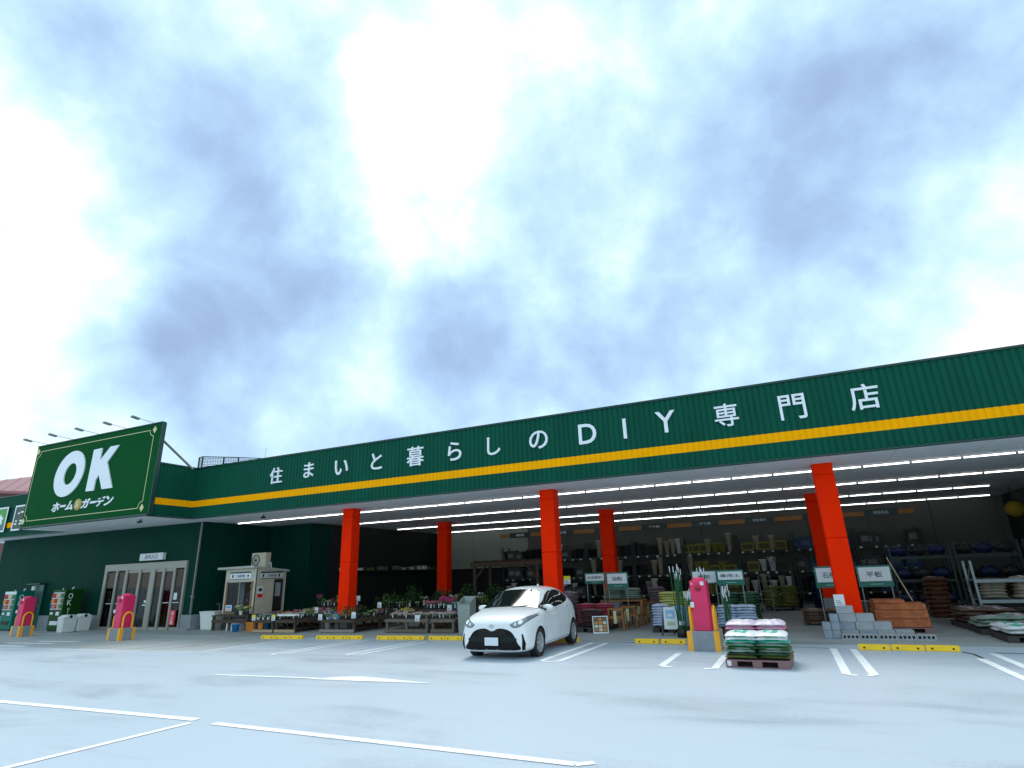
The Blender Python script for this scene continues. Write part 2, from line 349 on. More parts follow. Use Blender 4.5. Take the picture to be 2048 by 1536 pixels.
# fascia runs: main front, left block side, block front (behind the billboard), far left
XC = -23.25
fr = [(XC, 14, YF, 'x', 1), (15.35, YF, XC, 'y', -1), (-32.35, XC, 15.35, 'x', 1), (-42, -32.35, YF, 'x', 1), (15.35, YF, -32.35, 'y', 1)]
b = MB()
for a0, a1, pl, ax, sg in fr:
    ribs(b, a0, a1, pl, ZS+.03, ZT-.06, ax, sg)
sb(b, 'fascia', m_green)
b = MB()
for a0, a1, pl, ax, sg in (fr[0], fr[1], fr[3]):
    ribs(b, a0, a1, pl, 4.82, 5.085, ax, sg, off=.004)
sb(b, 'stripe', m_yellow)
b = MB()
b.box(XC, 14, YF-.035, YF+.10, ZT-.06, ZT); b.box(XC, 14, YF-.03, YF+.10, ZS-.005, ZS+.03)
b.box(XC-.10, XC+.035, 15.30, YF-.036, ZT-.06, ZT); b.box(XC-.1, XC+.03, 15.30, YF-.031, ZS-.005, ZS+.03)
b.box(-42, -32.45, YF-.035, YF+.1, ZT-.06, ZT); b.box(-42, -32.45, YF-.03, YF+.1, ZS-.005, ZS+.03)
b.box(-32.38, -32.25, 15.3, YF, ZS-.005, ZS+.03)
sb(b, 'coping', m_trim)
b = MB()   # roof deck and back of the parapet
b.box(-42, 14, YF+.1, 36, ZT-.9, ZT-.8); b.box(-32.3, XC-.05, 15.4, YF+.1, ZT-.9, ZT-.8)
sb(b, 'roof', m_trim)
b = MB()
b.box(-42, 14, YF+.02, 34.2, ZS, ZS+.04); b.box(-32.33, XC-.03, 15.37, YF+.018, ZS, ZS+.04)
sb(b, 'soffit', m_soffit)
b = MB()
for x in range(-31, 12, 2): b.box(x-.006, x+.006, 17.3 if x > -23 or x < -32 else 15.5, 33, ZS-.003, ZS)
for y in (19.1, 21.0, 22.9, 24.8, 26.7): b.box(-21, 13, y-.006, y+.006, ZS-.0025, ZS)
sb(b, 'soffit_joint', m_fix)
# walls
b = MB()
def wallx(x0, x1, y, z0=FL+.62, z1=ZS, sg=1, pitch=.30):
    ribs(b, x0, x1, y, z0, z1, 'x', sg, pitch=pitch, d=.008)
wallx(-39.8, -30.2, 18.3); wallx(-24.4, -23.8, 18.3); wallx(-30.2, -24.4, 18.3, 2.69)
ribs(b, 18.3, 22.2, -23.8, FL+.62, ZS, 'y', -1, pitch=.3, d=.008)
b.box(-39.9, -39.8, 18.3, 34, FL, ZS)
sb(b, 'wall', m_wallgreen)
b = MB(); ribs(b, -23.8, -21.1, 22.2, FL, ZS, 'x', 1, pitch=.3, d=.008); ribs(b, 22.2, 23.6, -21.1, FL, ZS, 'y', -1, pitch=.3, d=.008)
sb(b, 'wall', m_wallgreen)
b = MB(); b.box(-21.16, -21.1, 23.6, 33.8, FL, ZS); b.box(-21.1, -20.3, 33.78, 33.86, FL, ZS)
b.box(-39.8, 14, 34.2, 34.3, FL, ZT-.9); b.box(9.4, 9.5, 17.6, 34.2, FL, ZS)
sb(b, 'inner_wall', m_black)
b = MB()
x = -20.3
for wd_ in (1.9, 2.0, 1.9, 2.6, 2.6, 2.6, 2.6, 2.7, 2.6, 2.7, 2.6, 2.6, 2.6):
    b.box(x+.01, min(x+wd_, 9.4)-.01, 33.8, 33.86, 2.0 if x < -16 else 1.0, ZS-.01, 1 if x < -16 else 0); x += wd_
sb(b, 'back_wall', [m_backw, mat('pale_green_grey_partition', (.26, .30, .26), .8, var=.06)])
b = MB(); b.box(-39.8, -30.2, 18.24, 18.3, FL, FL+.62); sb(b, 'wall_base', m_conc)
b = MB(); b.box(-24.4, -23.74, 18.24, 18.3, FL, FL+.62); b.box(-23.8, -23.738, 18.3, 22.2, FL, FL+.62); b.box(-24.6, -23.7, 18.1, 18.24, FL, FL+.09); sb(b, 'wall_base', m_conc)
b = MB(); b.box(-23.83, -23.77, 18.20, 18.26, .42, ZS); b.box(-23.87, -23.73, 18.17, 18.27, 1.1, 1.16); sb(b, 'corner_trim', m_grymetal)
# columns
for x, y, wd_, dp in ((-16.0, 18.5, .50, .50), (-7.45, 18.5, .52, .50), (1.02, 18.5, .53, .50), (9.5, 18.5, .53, .5), (-16.6, 26.6, .6, .5), (-7.75, 26.6, .6, .5), (1.0, 26.6, .6, .5)):
    b = MB()
    for z0, z1 in ((FL+.55, 2.25), (2.256, 4.0), (4.006, ZS)): b.box(x, x+wd_, y, y+dp, z0, z1)
    o = sb(b, 'column', m_orange, bevel=.018)
    b = MB(); b.box(x-.03, x+wd_+.03, y-.03, y+dp+.03, FL, FL+.55); c = sb(b, 'column_base', m_conc); c.parent = o
# lettering on the fascia
for ch, x, z0, z1 in (('住', -18.41, 5.402, 6.064), ('ま', -16.68, 5.48, 6.083), ('い', -15.04, 5.43, 6.0), ('と', -13.38, 5.46, 6.08), ('暮', -11.66, 5.41, 6.12), ('ら', -10.02, 5.433, 6.09), ('し', -8.485, 5.454, 6.076), ('の', -6.84, 5.468, 6.07), ('D', -5.16, 5.432, 6.077), ('I', -3.955, 5.443, 6.073), ('Y', -2.70, 5.471, 6.13), ('専', -.97, 5.425, 6.10), ('門', .77, 5.392, 6.097), ('店', 2.51, 5.41, 6.11)):
    v_, f_ = tmesh(ch, .008); ww = max(v.x for v in v_)-min(v.x for v in v_); hh = max(v.y for v in v_)-min(v.y for v in v_)
    hw = (z1-z0)*ww/hh/2 * (.98 if ch in 'DIY' else 1.0)
    b = MB(); text(b, ch, x-hw, x+hw, z0, z1, YF-.004, bold=.008, depth=.05); sb(b, 'letter', m_letter)
# green steel door, entrance
b = MB(); b.box(-35.9, -35.0, 18.2, 18.27, FL+.1, 1.88); o = sb(b, 'side_door', mat('grey_green_door_paint', (.02, .13, .12), .4, var=.06), bevel=.008)
b = MB(); b.box(-36.05, -34.85, 17.9, 18.27, 1.90, 1.95); c = sb(b, 'door_canopy', m_trim); c.parent = o
b = MB(); b.box(-35.12, -35.05, 18.14, 18.2, .78, .92); c = sb(b, 'door_handle', m_grymetal); c.parent = o
b = MB(); b.box(-35.87, -35.62, 18.1, 18.2, 1.62, 1.82); c = sb(b, 'door_lamp', m_white); c.parent = o
ent = MB()
ent.box(-30.2, -24.42, 18.2, 18.34, 2.36, 2.66)
for x0, x1 in ((-30.2, -30.02), (-29.32, -29.2), (-28.62, -28.46), (-27.65, -27.5), (-26.82, -26.5), (-25.98, -25.84), (-25.24, -25.12), (-24.53, -24.42)): ent.box(x0, x1, 18.21, 18.33, FL+.004, 2.36)
ent.box(-30.02, -24.53, 18.25, 18.30, FL+.004, FL+.12); ent.box(-28.46, -25.24, 18.25, 18.30, 2.24, 2.36)
eo = sb(ent, 'entrance_door', m_alu)
gm = bpy.data.materials.new('clear_door_glass'); gm.use_nodes = True
n_ = gm.node_tree.nodes; l_ = gm.node_tree.links; n_.clear()
go_ = n_.new('ShaderNodeOutputMaterial'); gx = n_.new('ShaderNodeMixShader'); gt = n_.new('ShaderNodeBsdfTransparent'); gg = n_.new('ShaderNodeBsdfGlossy'); gf = n_.new('ShaderNodeFresnel')
gt.inputs[0].default_value = (.75, .8, .78, 1); gg.inputs['Roughness'].default_value = .03; gf.inputs[0].default_value = 1.45
l_.new(gf.outputs[0], gx.inputs[0]); l_.new(gt.outputs[0], gx.inputs[1]); l_.new(gg.outputs[0], gx.inputs[2]); l_.new(gx.outputs[0], go_.inputs[0])
for x0, x1 in ((-30.02, -29.32), (-29.2, -28.62), (-28.46, -27.65), (-27.5, -26.82), (-26.5, -25.98), (-25.84, -25.24), (-25.12, -24.53)):
    b = MB(); b.box(x0, x1, 18.27, 18.28, FL+.12, 2.30); c = sb(b, 'glass_pane', gm); c.parent = eo
b = MB()
for q_ in ([(x-.18, x+.18, .78, .84) for x in (-27.9, -26.95)] + [(x-.09, x+.09, .9, 1.02) for x in (-27.9, -26.95)] + [(x-.2, x+.2, .88, .91) for x in (-29.6, -28.9, -25.55, -24.9)] + [(-25.08, -24.86, 1.02, 1.3)]):
    b = MB(); b.box(q_[0], q_[1], 18.262, 18.266, q_[2], q_[3]); c = sb(b, 'door_sticker', m_whitep); c.parent = eo
b = MB(); b.box(-27.62, -26.0, 18.12, 18.28, 2.76, 3.07, 0); text(b, '店内入口', -27.25, -26.38, 2.82, 3.01, 18.119, 1, .012, .003); sb(b, 'entrance_sign', [m_whitep, m_ink])
b = MB(); b.box(-24.95, -24.6, 18.10, 18.13, FL+.22, FL+.82, 0); text(b, '消', -24.87, -24.68, .38, .54, 18.0995, 1, .012, .003); text(b, '火', -24.87, -24.68, .2, .36, 18.0995, 1, .012, .003); text(b, '器', -24.87, -24.68, .02, .18, 18.0995, 1, .012, .003)
o = b.build('extinguisher_sign', [m_red, m_whitep]); tag(o, 'small upright red sign with three white characters at the right of the entrance', 'sign')
# entrance lobby seen through the glass
m_lobby = mat('olive_beige_lobby_wall', (.30, .27, .12), .8, var=.15)
b = MB(); b.box(-31, -30.9, 18.35, 22, FL, 2.7); b.box(-23.9, -23.85, 18.35, 22.1, FL, 2.7); b.box(-31, -23.9, 22, 22.1, FL, 2.7); b.box(-31, -23.9, 18.36, 22, 2.70, 2.75)
sb(b, 'lobby_wall', m_lobby)

# ------------------------------------------------------------------ lobby furniture behind the glass
m_shelfg = mat('grey_shelf_paint', (.16, .17, .17), .6, var=.1)
for i, x in enumerate((-29.9, -28.0, -26.2)):
    r = thing('display_shelf', ('grey display shelf behind the left part of the glass entrance', 'grey display shelf behind the middle of the glass entrance', 'grey display shelf behind the right part of the glass entrance')[i], 'shelf', (x, 20.2, FL+.004))
    b = MB(); b.box(0, 1.5, .35, .4, 0, 1.25); b.box(0, .04, 0, .35, 0, 1.25); b.box(1.46, 1.5, 0, .35, 0, 1.25); b.build('frame', m_shelfg, r)
    b = MB()
    for z in (.1, .45, .8, 1.15): b.box(.04, 1.46, 0, .35, z, z+.03)
    b.build('shelf_board', m_shelfg, r)
    b = MB()
    for z in (.13, .48, .83):
        q = .08
        while q < 1.35:
            ww = random.uniform(.08, .2); b.box(q, q+ww, .02, .3, z, z+random.uniform(.12, .26), random.randrange(3)); q += ww+.02
    b.build('packet', [m_whitep, mat('olive_packet', (.2, .18, .04)), mat('orange_packet', (.4, .14, .03))], r)

# ------------------------------------------------------------------ ceiling light tubes
tb = MB(); tb.box(-.60, .60, -.03, .03, -.024, 0); bat = tb.mesh('batten', m_fix)
tb = MB(); tb.tub([(-.575, 0, -.042), (.575, 0, -.042)], .017, 8); tub_ = tb.mesh('tube', m_tube)
proto = None
for lab, y, xs_, xe in (('front row of ceiling tubes nearest the fascia', 19.72, -23.3, 9.3), ('second row of ceiling tubes from the front', 23.9, -20.6, 9.3), ('third row of ceiling tubes from the front', 28.5, -20.5, 8.7), ('rearmost row of ceiling tubes above the racks', 33.0, -20.6, 8.9)):
    x = xs_+.6
    while x < xe-.5:
        if proto is None:
            proto = thing('ceiling_light', 'lit white fluorescent tube in the '+lab, 'ceiling light', (x, y, ZS), 0, lab)
            put('batten', bat, proto); put('tube', tub_, proto)
        else: dup(proto, (x, y, ZS), 0, 'lit white fluorescent tube in the '+lab, lab)
        x += 1.225
for x in (-29.4, -27.4, -25.4): dup(proto, (x, 19.9, 2.70), 0, 'mostly unseen white tube added to brighten the lobby behind the glass entrance', 'tubes added to brighten the lobby')  # extra tubes, mostly out of view, added to brighten the lobby
for i, (x, y) in enumerate(((-30.2, 16.3), (-28.6, 16.3), (-27.0, 16.3), (-25.4, 16.3))):
    b = MB(); b.lathe([(0, -.02), (.09, -.02), (.11, 0)], 16); o = b.build('downlight', m_whitep, loc=(x, y, ZS))
    tag(o, 'small round downlight in the soffit under the big signboard', 'downlight', 'downlights under the signboard')
for i, (x, y, l_b) in enumerate(((-24.6, 15.9, 'small grey camera dome under the soffit beside the signboard corner'), (-19.8, 18.0, 'small dark camera hanging under the soffit left of the first column'))):
    r = thing('security_camera', l_b, 'camera', (x, y, ZS)); b = MB(); b.tub([(0, 0, 0), (0, 0, -.08)], .03); b.build('mount', m_dkmetal, r)
    b = MB(); b.tub([(0, .08, -.1), (0, -.12, -.13)], .04, 10); b.build('body', m_dkmetal, r)

# ------------------------------------------------------------------ big billboard
YB = 15.2
bb = thing('signboard', 'large green signboard with two huge white letters and a cream border line', 'signboard', (-27.6, YB, 4.33))
BO = Vector((-27.6, YB, 4.33))
def bbp(mb, name, m, parent=None, bevel=0):
    for i, v in enumerate(mb.v): mb.v[i] = tuple(Vector(v)-BO)
    return mb.build(name, m, parent or bb, bevel=bevel)
b = MB(); b.box(-32.12, -23.1, YB, YB+.14, 4.33, 8.18); bbp(b, 'panel', m_signgreen, bevel=.01)
b = MB(); b.box(-32.12, -23.1, YB-.06, YB-.001, 4.33, 4.40); b.box(-32.12, -23.1, YB-.03, YB+.16, 8.182, 8.23); b.box(-23.098, -23.06, YB-.02, YB+.16, 4.33, 8.18); bbp(b, 'frame', m_trim)
# O and K as on the board: heavy slanted strokes
def ell(cx, cz, a, c_, sh, n=40): return [(cx+a*cos(t_)+sh*c_*sin(t_), cz+c_*sin(t_)) for t_ in [2*pi*i/n for i in range(n)]]
b = MB(); n = 48
oo = ell(-29.04, 6.595, 1.06, 1.035, .12, n); oi = ell(-28.96, 6.575, .44, .485, .12, n)
vs = [(x, YB-.05, z) for x, z in oo] + [(x, YB-.05, z) for x, z in oi] + [(x, YB-.001, z) for x, z in oo] + [(x, YB-.001, z) for x, z in oi]
fs = []
for i in range(n):
    j = (i+1) % n; fs += [(i, j, n+j, n+i), (i, 2*n+i, 2*n+j, j), (n+i, n+j, 3*n+j, 3*n+i)]
b.add(vs, fs); bbp(b, 'letter', m_letter)
K = [(-27.5, 7.51), (-26.92, 7.53), (-26.91, 6.97), (-26.33, 7.52), (-25.73, 7.53), (-26.37, 6.84), (-25.70, 5.66), (-26.4, 5.66), (-26.80, 6.33), (-26.97, 6.10), (-26.97, 5.65), (-27.53, 5.66)]
b = MB()
for poly in ([K[0], K[1], K[2], K[9], K[10], K[11]], [K[2], K[3], K[4], K[5], K[8], K[9]], [K[5], K[6], K[7], K[8]]): b.prism(poly, YB-.05, YB-.001)
bbp(b, 'letter', m_letter)
# smaller line: katakana words round a gold disc
x = -29.83
for ch in ('ホ', 'ー', 'ム', None, 'ガ', 'ー', 'デ', 'ン'):
    b = MB()
    if ch is None:
        b.lathe([(0, -.04), (.24, -.04), (.25, -.001)], 24, (x+.27, YB, 5.13), axis='y'); bbp(b, 'disc', mat('gold_disc_paint', (.48, .34, .09), .5))
        b = MB(); text(b, '&', x+.14, x+.4, 4.99, 5.28, YB-.041, bold=.012, depth=.006); bbp(b, 'letter', m_cream); x += .56; continue
    if ch == 'ー': b.prism([(x+.01, 5.10), (x+.41, 5.10), (x+.44, 5.19), (x+.04, 5.19)], YB-.03, YB-.001); bbp(b, 'letter', m_letter); x += .47; continue
    text(b, ch, x, x+.53, 4.93, 5.34, YB-.001, bold=.03, depth=.03, shear=.25); bbp(b, 'letter', m_letter); x += .57
# border with notched corners and diamonds
X0, X1, Z0, Z1, rq = -31.98, -23.56, 4.66, 7.93, .27
pts_ = []
for cx, cz, a0 in ((X1, Z1, 270), (X0, Z1, 0), (X0, Z0, 90), (X1, Z0, 180)):
    arc = [(cx+rq*cos(R(a)), cz+rq*sin(R(a))) for a in range(a0, a0-91, -15)]
    pts_ += arc
b = MB()
for i in range(len(pts_)):
    p, q = Vector(pts_[i]), Vector(pts_[(i+1) % len(pts_)]); d = (q-p).normalized(); nn = Vector((-d.y, d.x))*.014; p = p-d*.01; q = q+d*.01
    b.prism([tuple(p+nn), tuple(q+nn), tuple(q-nn), tuple(p-nn)], YB-.008-.0001*i, YB-.001)
bbp(b, 'border_line', m_cream)
for cx, cz in ((X1+.02, Z1+.0), (X0, Z1+.0), (X0, Z0), (X1, Z0)):
    b = MB(); b.prism([(cx-.13, cz), (cx, cz+.16), (cx+.13, cz), (cx, cz-.16)], YB-.012, YB-.001); bbp(b, 'corner_diamond', m_cream)
for x in (-31.25, -29.32, -27.38, -25.44, -23.62):
    b = MB(); b.tub([(x, YB+.1, 8.15), (x, YB, 8.22), (x+.3, 14.3, 8.19)], .012, 6); o = bbp(b, 'floodlight_arm', m_grymetal)
    b = MB(); b.box(-.09, .09, -.32, .02, -.035, .03, 0); 
    for i, v in enumerate(b.v): b.v[i] = (v[0]*.9+x+.3, v[1]*.9+14.3, v[2]+8.17-.12*v[1])
    bbp(b, 'floodlight_head', m_grymetal, o); b.v and None
    o.children[0].matrix_parent_inverse = Matrix() 
b = MB(); b.tub([(-23.5, YB+.14, 7.7), (-23.25+.2-.15, 16.95, 6.45)], .05, 8); b.tub([(-31.6, YB+.14, 7.7), (-31.8, 17.4, 6.45)], .05, 8); bbp(b, 'strut', m_grymetal)
b = MB(); b.box(-31.9, -31.8, YB+.14, YB+.2, 5.6, 8.1); b.box(-23.35, -23.25, YB+.14, YB+.2, 6.5, 8.1); b.box(-27.7, -27.6, YB+.14, YB+.2, 6, 8.1); bbp(b, 'back_rib', m_grymetal)

# ------------------------------------------------------------------ smaller signs left of the billboard
m_bright = mat('bright_green_sign_face', (.01, .28, .005), .4, var=.05)
def frame_sign(x0, x1, z0, z1, y, lab, name='wall_sign'):
    r = thing(name, lab, 'sign', ((x0+x1)/2, y, z0)); w2 = (x1-x0)/2; h = z1-z0
    b = MB(); b.box(-w2, w2, -.05, 0, 0, h); b.build('panel', m_trim, r)
    b = MB(); t_ = .08; b.box(-w2, w2, -.065, -.051, 0, t_); b.box(-w2, w2, -.065, -.051, h-t_, h); b.box(-w2, -w2+t_, -.065, -.051, t_, h-t_); b.box(w2-t_, w2, -.065, -.051, t_, h-t_); b.build('frame', m_letter, r)
    return r
r = frame_sign(-39.6, -37.62, 4.62, 5.93, YF-.05, 'bright green picture sign in a white frame at the far left end of the fascia')
b = MB(); b.box(-.9, .9, -.062, -.0505, .48, 1.22, 0); b.box(-.9, .9, -.062, -.0505, .09, .478, 1)
b.build('picture', [m_bright, mat('teal_sign_face', (.005, .16, .12), .4)], r)
b = MB(); b.prism([(.1, .45), (.2, .6), (.15, .75), (.3, .8), (.38, .98), (.5, .82), (.72, .72), (.6, .62), (.66, .4), (.5, .42), (.45, .52), (.32, .5), (.28, .38)], -.072, -.0625); b.build('figure', m_letter, r)
r = frame_sign(-36.95, -34.6, 4.62, 5.93, YF-.05, 'dark sign in a thin white frame half hidden behind the big signboard')
b = MB()
for x, z, wd_ in ((-.85, .85, .16), (-.95, .45, .15), (-1.0, .3, .2), (-.6, .9, .3), (-.55, .45, .5), (-.55, .3, .6)): b.box(x, x+wd_, -.056, -.051, z, z+.08)
b.build('lettering', m_letter, r)

# ------------------------------------------------------------------ roof top cage and antenna
r = thing('roof_screen', 'open mesh equipment cage standing on the roof behind the fascia', 'rooftop cage', (-28.2, 22.2, ZT-.42))
b = MB()
XA, YA = -1.75, .0
pl = [(-1.75, 0), (-1.4, -.05), (.0, 1.2), (1.7, 3.0), (2.6, 4.2)]
for x, y in pl + [(-.6, .7), (.8, 2.0)]: b.tub([(x, y, 0), (x, y, 2.45)], .045, 6)
b.build('post', m_dkmetal, r)
b = MB()
for i in range(len(pl)-1):
    (xa, ya), (xb, yb) = pl[i], pl[i+1]
    for z in [1.75+.088*k for k in range(9)]: b.tub([(xa, ya, z), (xb, yb, z)], .014 if 0 < (z-1.75) < .69 else .03, 4)
    ll = math.hypot(xb-xa, yb-ya); nn = max(1, int(ll/.13))
    for k in range(nn): b.tub([(xa+(xb-xa)*k/nn, ya+(yb-ya)*k/nn, 1.75), (xa+(xb-xa)*k/nn, ya+(yb-ya)*k/nn, 2.45)], .008, 4)
b.build('mesh_panel', m_dkmetal, r)
b = MB(); b.tub([(-.9, 1.0, .9), (1.1, 2.6, 2.3)], .03, 5); b.build('brace', m_dkmetal, r)
b = MB(); b.tub([(0, 0, 0), (.05, 0, 3.4)], .022, 6, r1=.008); o = b.build('antenna', m_grymetal, loc=(-27.0, 24.2, ZT-.8)); tag(o, 'thin whip antenna rising from the roof behind the mesh cage', 'antenna')
b = MB(); b.lathe([(0, 0), (.25, .02), (.42, .12), (.46, .2)], 16); b.tub([(0, 0, .1), (.25, 0, .8)], .02, 5); o = b.build('vent_dish', m_whitep, loc=(-26.4, 19.2, ZT-.25)); tag(o, 'small pale dish just showing over the parapet left of the cage', 'dish')

# ------------------------------------------------------------------ neighbour house
m_hw = mat('brown_pink_render', (.19, .095, .085), .85, var=.12, scale=.8, bump=.1)
m_hr = mat('dull_red_metal_roof', (.33, .14, .15), .45, var=.06)
hs = thing('neighbour_house', 'brownish house with a dull red hipped metal roof behind the left end of the store', 'house', (-70.5, 36.0, FL), R(52))
b = MB(); b.box(-7, 7, -5.5, 5.5, 0, 10.9); b.build('wall', m_hw, hs)
b = MB(); e = .9; zt = 11.0
cor = [(-7-e, -5.5-e, zt), (7+e, -5.5-e, zt), (7+e, 5.5+e, zt), (-7-e, 5.5+e, zt)]; rg = [(-2.5, 0, 13.4), (2.5, 0, 13.4)]
b.add(cor+rg, [(0, 1, 5, 4), (1, 2, 5), (2, 3, 4, 5), (3, 0, 4), (0, 3, 2, 1)]); b.box(-7-e, 7+e, -5.5-e, 5.5+e, zt-.22, zt-.01)
ro = b.build('roof', m_hr, hs)
b = MB()
for k in range(18):
    x = -7.5+k*.88; q = min(1, max(0, 1-(abs(x)-2.5)/5.4)) if abs(x) > 2.5 else 1
    b.tub([(x, -5.5-e, zt+.02), (x, (-5.5-e)*(1-q), zt+2.4*q+.02)], .04, 4)
for k in range(14):
    y = -6+k*.92; q = 1-abs(y)/6.4
    b.tub([(7+e, y, zt+.02), (7+e-5.4*q, y, zt+2.4*q+.02)], .04, 4)
o = b.build('roof_seam', m_hr, hs); o.parent = ro
b = MB(); b.box(7.0, 7.03, -2.5, -1.2, 7.6, 9.2); b.box(7.0, 7.03, 1.4, 2.7, 7.6, 9.2); b.build('window', m_glassdark, hs)
for i, (z0, z1, lb) in enumerate(((13.6, 12.9, 'upper'), (12.6, 12.3, 'lower'))):
    b = MB(); b.tub([(-110, 40, z0+2), (-85, 39, z0-.3), (-60, 38, z1)], .03, 4); o = b.build('power_line', m_dkmetal); tag(o, lb+' thin black overhead wire crossing in front of the neighbour roof', 'cable')

# ================================================================== things in front of and under the canopy
# ------------------------------------------------------------------ wheel stops
b = MB(); b.prism([(-.075, 0), (.075, 0), (.05, .115), (-.05, .115)], -.275, .275, axis='x')
stop_me = b.mesh('wheel_stop', m_stop, bevel=.012)
b = MB(); b.lathe([(.02, 0), (.02, -.004), (0, -.004)], 8, (-.17, -.068, .055), axis='y'); b.lathe([(.02, 0), (.02, -.004), (0, -.004)], 8, (.17, -.068, .055), axis='y'); bolt_me = b.mesh('bolt', m_dkmetal)
def wstop(x, y, rz, sx, lab, grp):
    o = put('wheel_stop', stop_me, None, (x, y, gz(y)), rz); o.scale = (sx, 1, 1); tag(o, lab, 'wheel stop', grp)
    c = put('bolt', bolt_me, o)
sets = [((-16.8, 15.72), (-15.12, 15.90), 3, 'low yellow wheel stop in front of the first flower table from the left'),
        ((-14.55, 15.92), (-12.80, 16.10), 3, 'low yellow wheel stop in front of the second flower table from the left'),
        ((-12.24, 16.10), (-10.55, 16.25), 3, 'low yellow wheel stop in front of the third flower table'),
        ((-10.4, 16.26), (-8.1, 16.3), 4, 'low yellow wheel stop between the third flower table and the white car'),
        ((-6.9, 16.3), (-5.6, 16.3), 2, 'low yellow wheel stop behind the white car')]
for (xa, ya), (xb, yb), n, lab in sets:
    for i in range(n):
        q = (i+.5)/n; wstop(xa+(xb-xa)*q, ya+(yb-ya)*q, math.atan2(yb-ya, xb-xa), (xb-xa)/n/.56, lab, lab.replace('low yellow wheel stop', 'wheel stops'))
for x, lab in ((-3.69, 'left one of two yellow wheel stops between the white car and the pink post'), (-3.01, 'right one of two yellow wheel stops between the white car and the pink post')):
    wstop(x, 16.2, 0, 1.12, lab, 'wheel stops in the right hand bays')
for x, lab in ((1.37, 'leftmost of three yellow wheel stops in front of the concrete blocks'), (1.99, 'middle one of three yellow wheel stops in front of the concrete blocks'), (2.61, 'rightmost of three yellow wheel stops in front of the brick pallet')):
    wstop(x, 15.62, R(-4), 1.08, lab, 'wheel stops in the right hand bays')

# ------------------------------------------------------------------ pink posts on striped plinths
def pink_post(x, y, wd, dp, lab, rotz=0):
    r = thing('guard_post', lab, 'post', (x, y, gz(y)), rotz, 'pink posts on striped concrete plinths')
    b = MB(); b.box(-wd/2, wd/2, -dp/2, dp/2, 0, .42); b.build('plinth', m_conc, r, bevel=.015)
    s_ = .115; e_ = .004
    for sx in (-1, 1):
        for sy in (-1, 1):
            b = MB(); x0, x1 = sorted((sx*(wd/2+e_), sx*(wd/2-s_))); y0, y1 = sorted((sy*(dp/2+e_), sy*(dp/2-s_))); b.box(x0, x1, y0, y1, .002, .422); b.build('corner_stripe', m_hoop, r)
    b = MB(); c = .235; e = .19; b.prism([(-e+.02, -c), (e-.02, -c), (e, -c+.02), (e, c-.03), (e-.03, c), (-e+.03, c), (-e, c-.03), (-e, -c+.02)], .42, 1.52, axis='z'); b.build('post', m_pink, r, bevel=.012)
    b = MB(); b.lathe([(.16, 1.521), (.15, 1.56), (.1, 1.59), (0, 1.6)], 20, m=0); b.build('cap', m_pink, r)
    b = MB(); b.lathe([(.07, 0), (.07, -.03), (0, -.03)], 20, (0, -c, 1.36), axis='y'); b.build('red_disc', mat('dull_red_knob', (.45, .01, .03), .5), r)
    b = MB(); b.box(.06, .14, -c-.012, -c-.001, 1.42, 1.5); b.box(-.15, -.12, -c-.012, -c-.001, 1.44, 1.47); b.build('sticker', m_whitep, r)
    b = MB(); b.box(-e-.02, -e+.06, -c-.05, -c-.001, .93, 1.05); b.build('switch_box', m_whitep, r, bevel=.008)
    for sx in (-1, 1):
        b = MB(); X_ = sx*.262; hh = .32
        pts = [(X_, -.17, .42), (X_, -.17, .42+hh)] + [(X_, -.17*cos(a), .42+hh+.20*sin(a)) for a in [pi*k/10 for k in range(1, 10)]] + [(X_, .17, .42+hh), (X_, .17, .42)]
        b.tub(pts, .034, 10); b.build('hoop', m_hoop, r)
    return r
pink_post(-2.06, 15.1, .70, .74, 'tall pink post on a striped plinth between the wheel stops and the front pallet')
pink_post(-22.5, 14.53, .70, .56, 'tall pink post with orange hoops in front of the entrance door')
pink_post(-29.98, 15.11, .65, .52, 'farthest left pink post, in front of the teal vending machine')

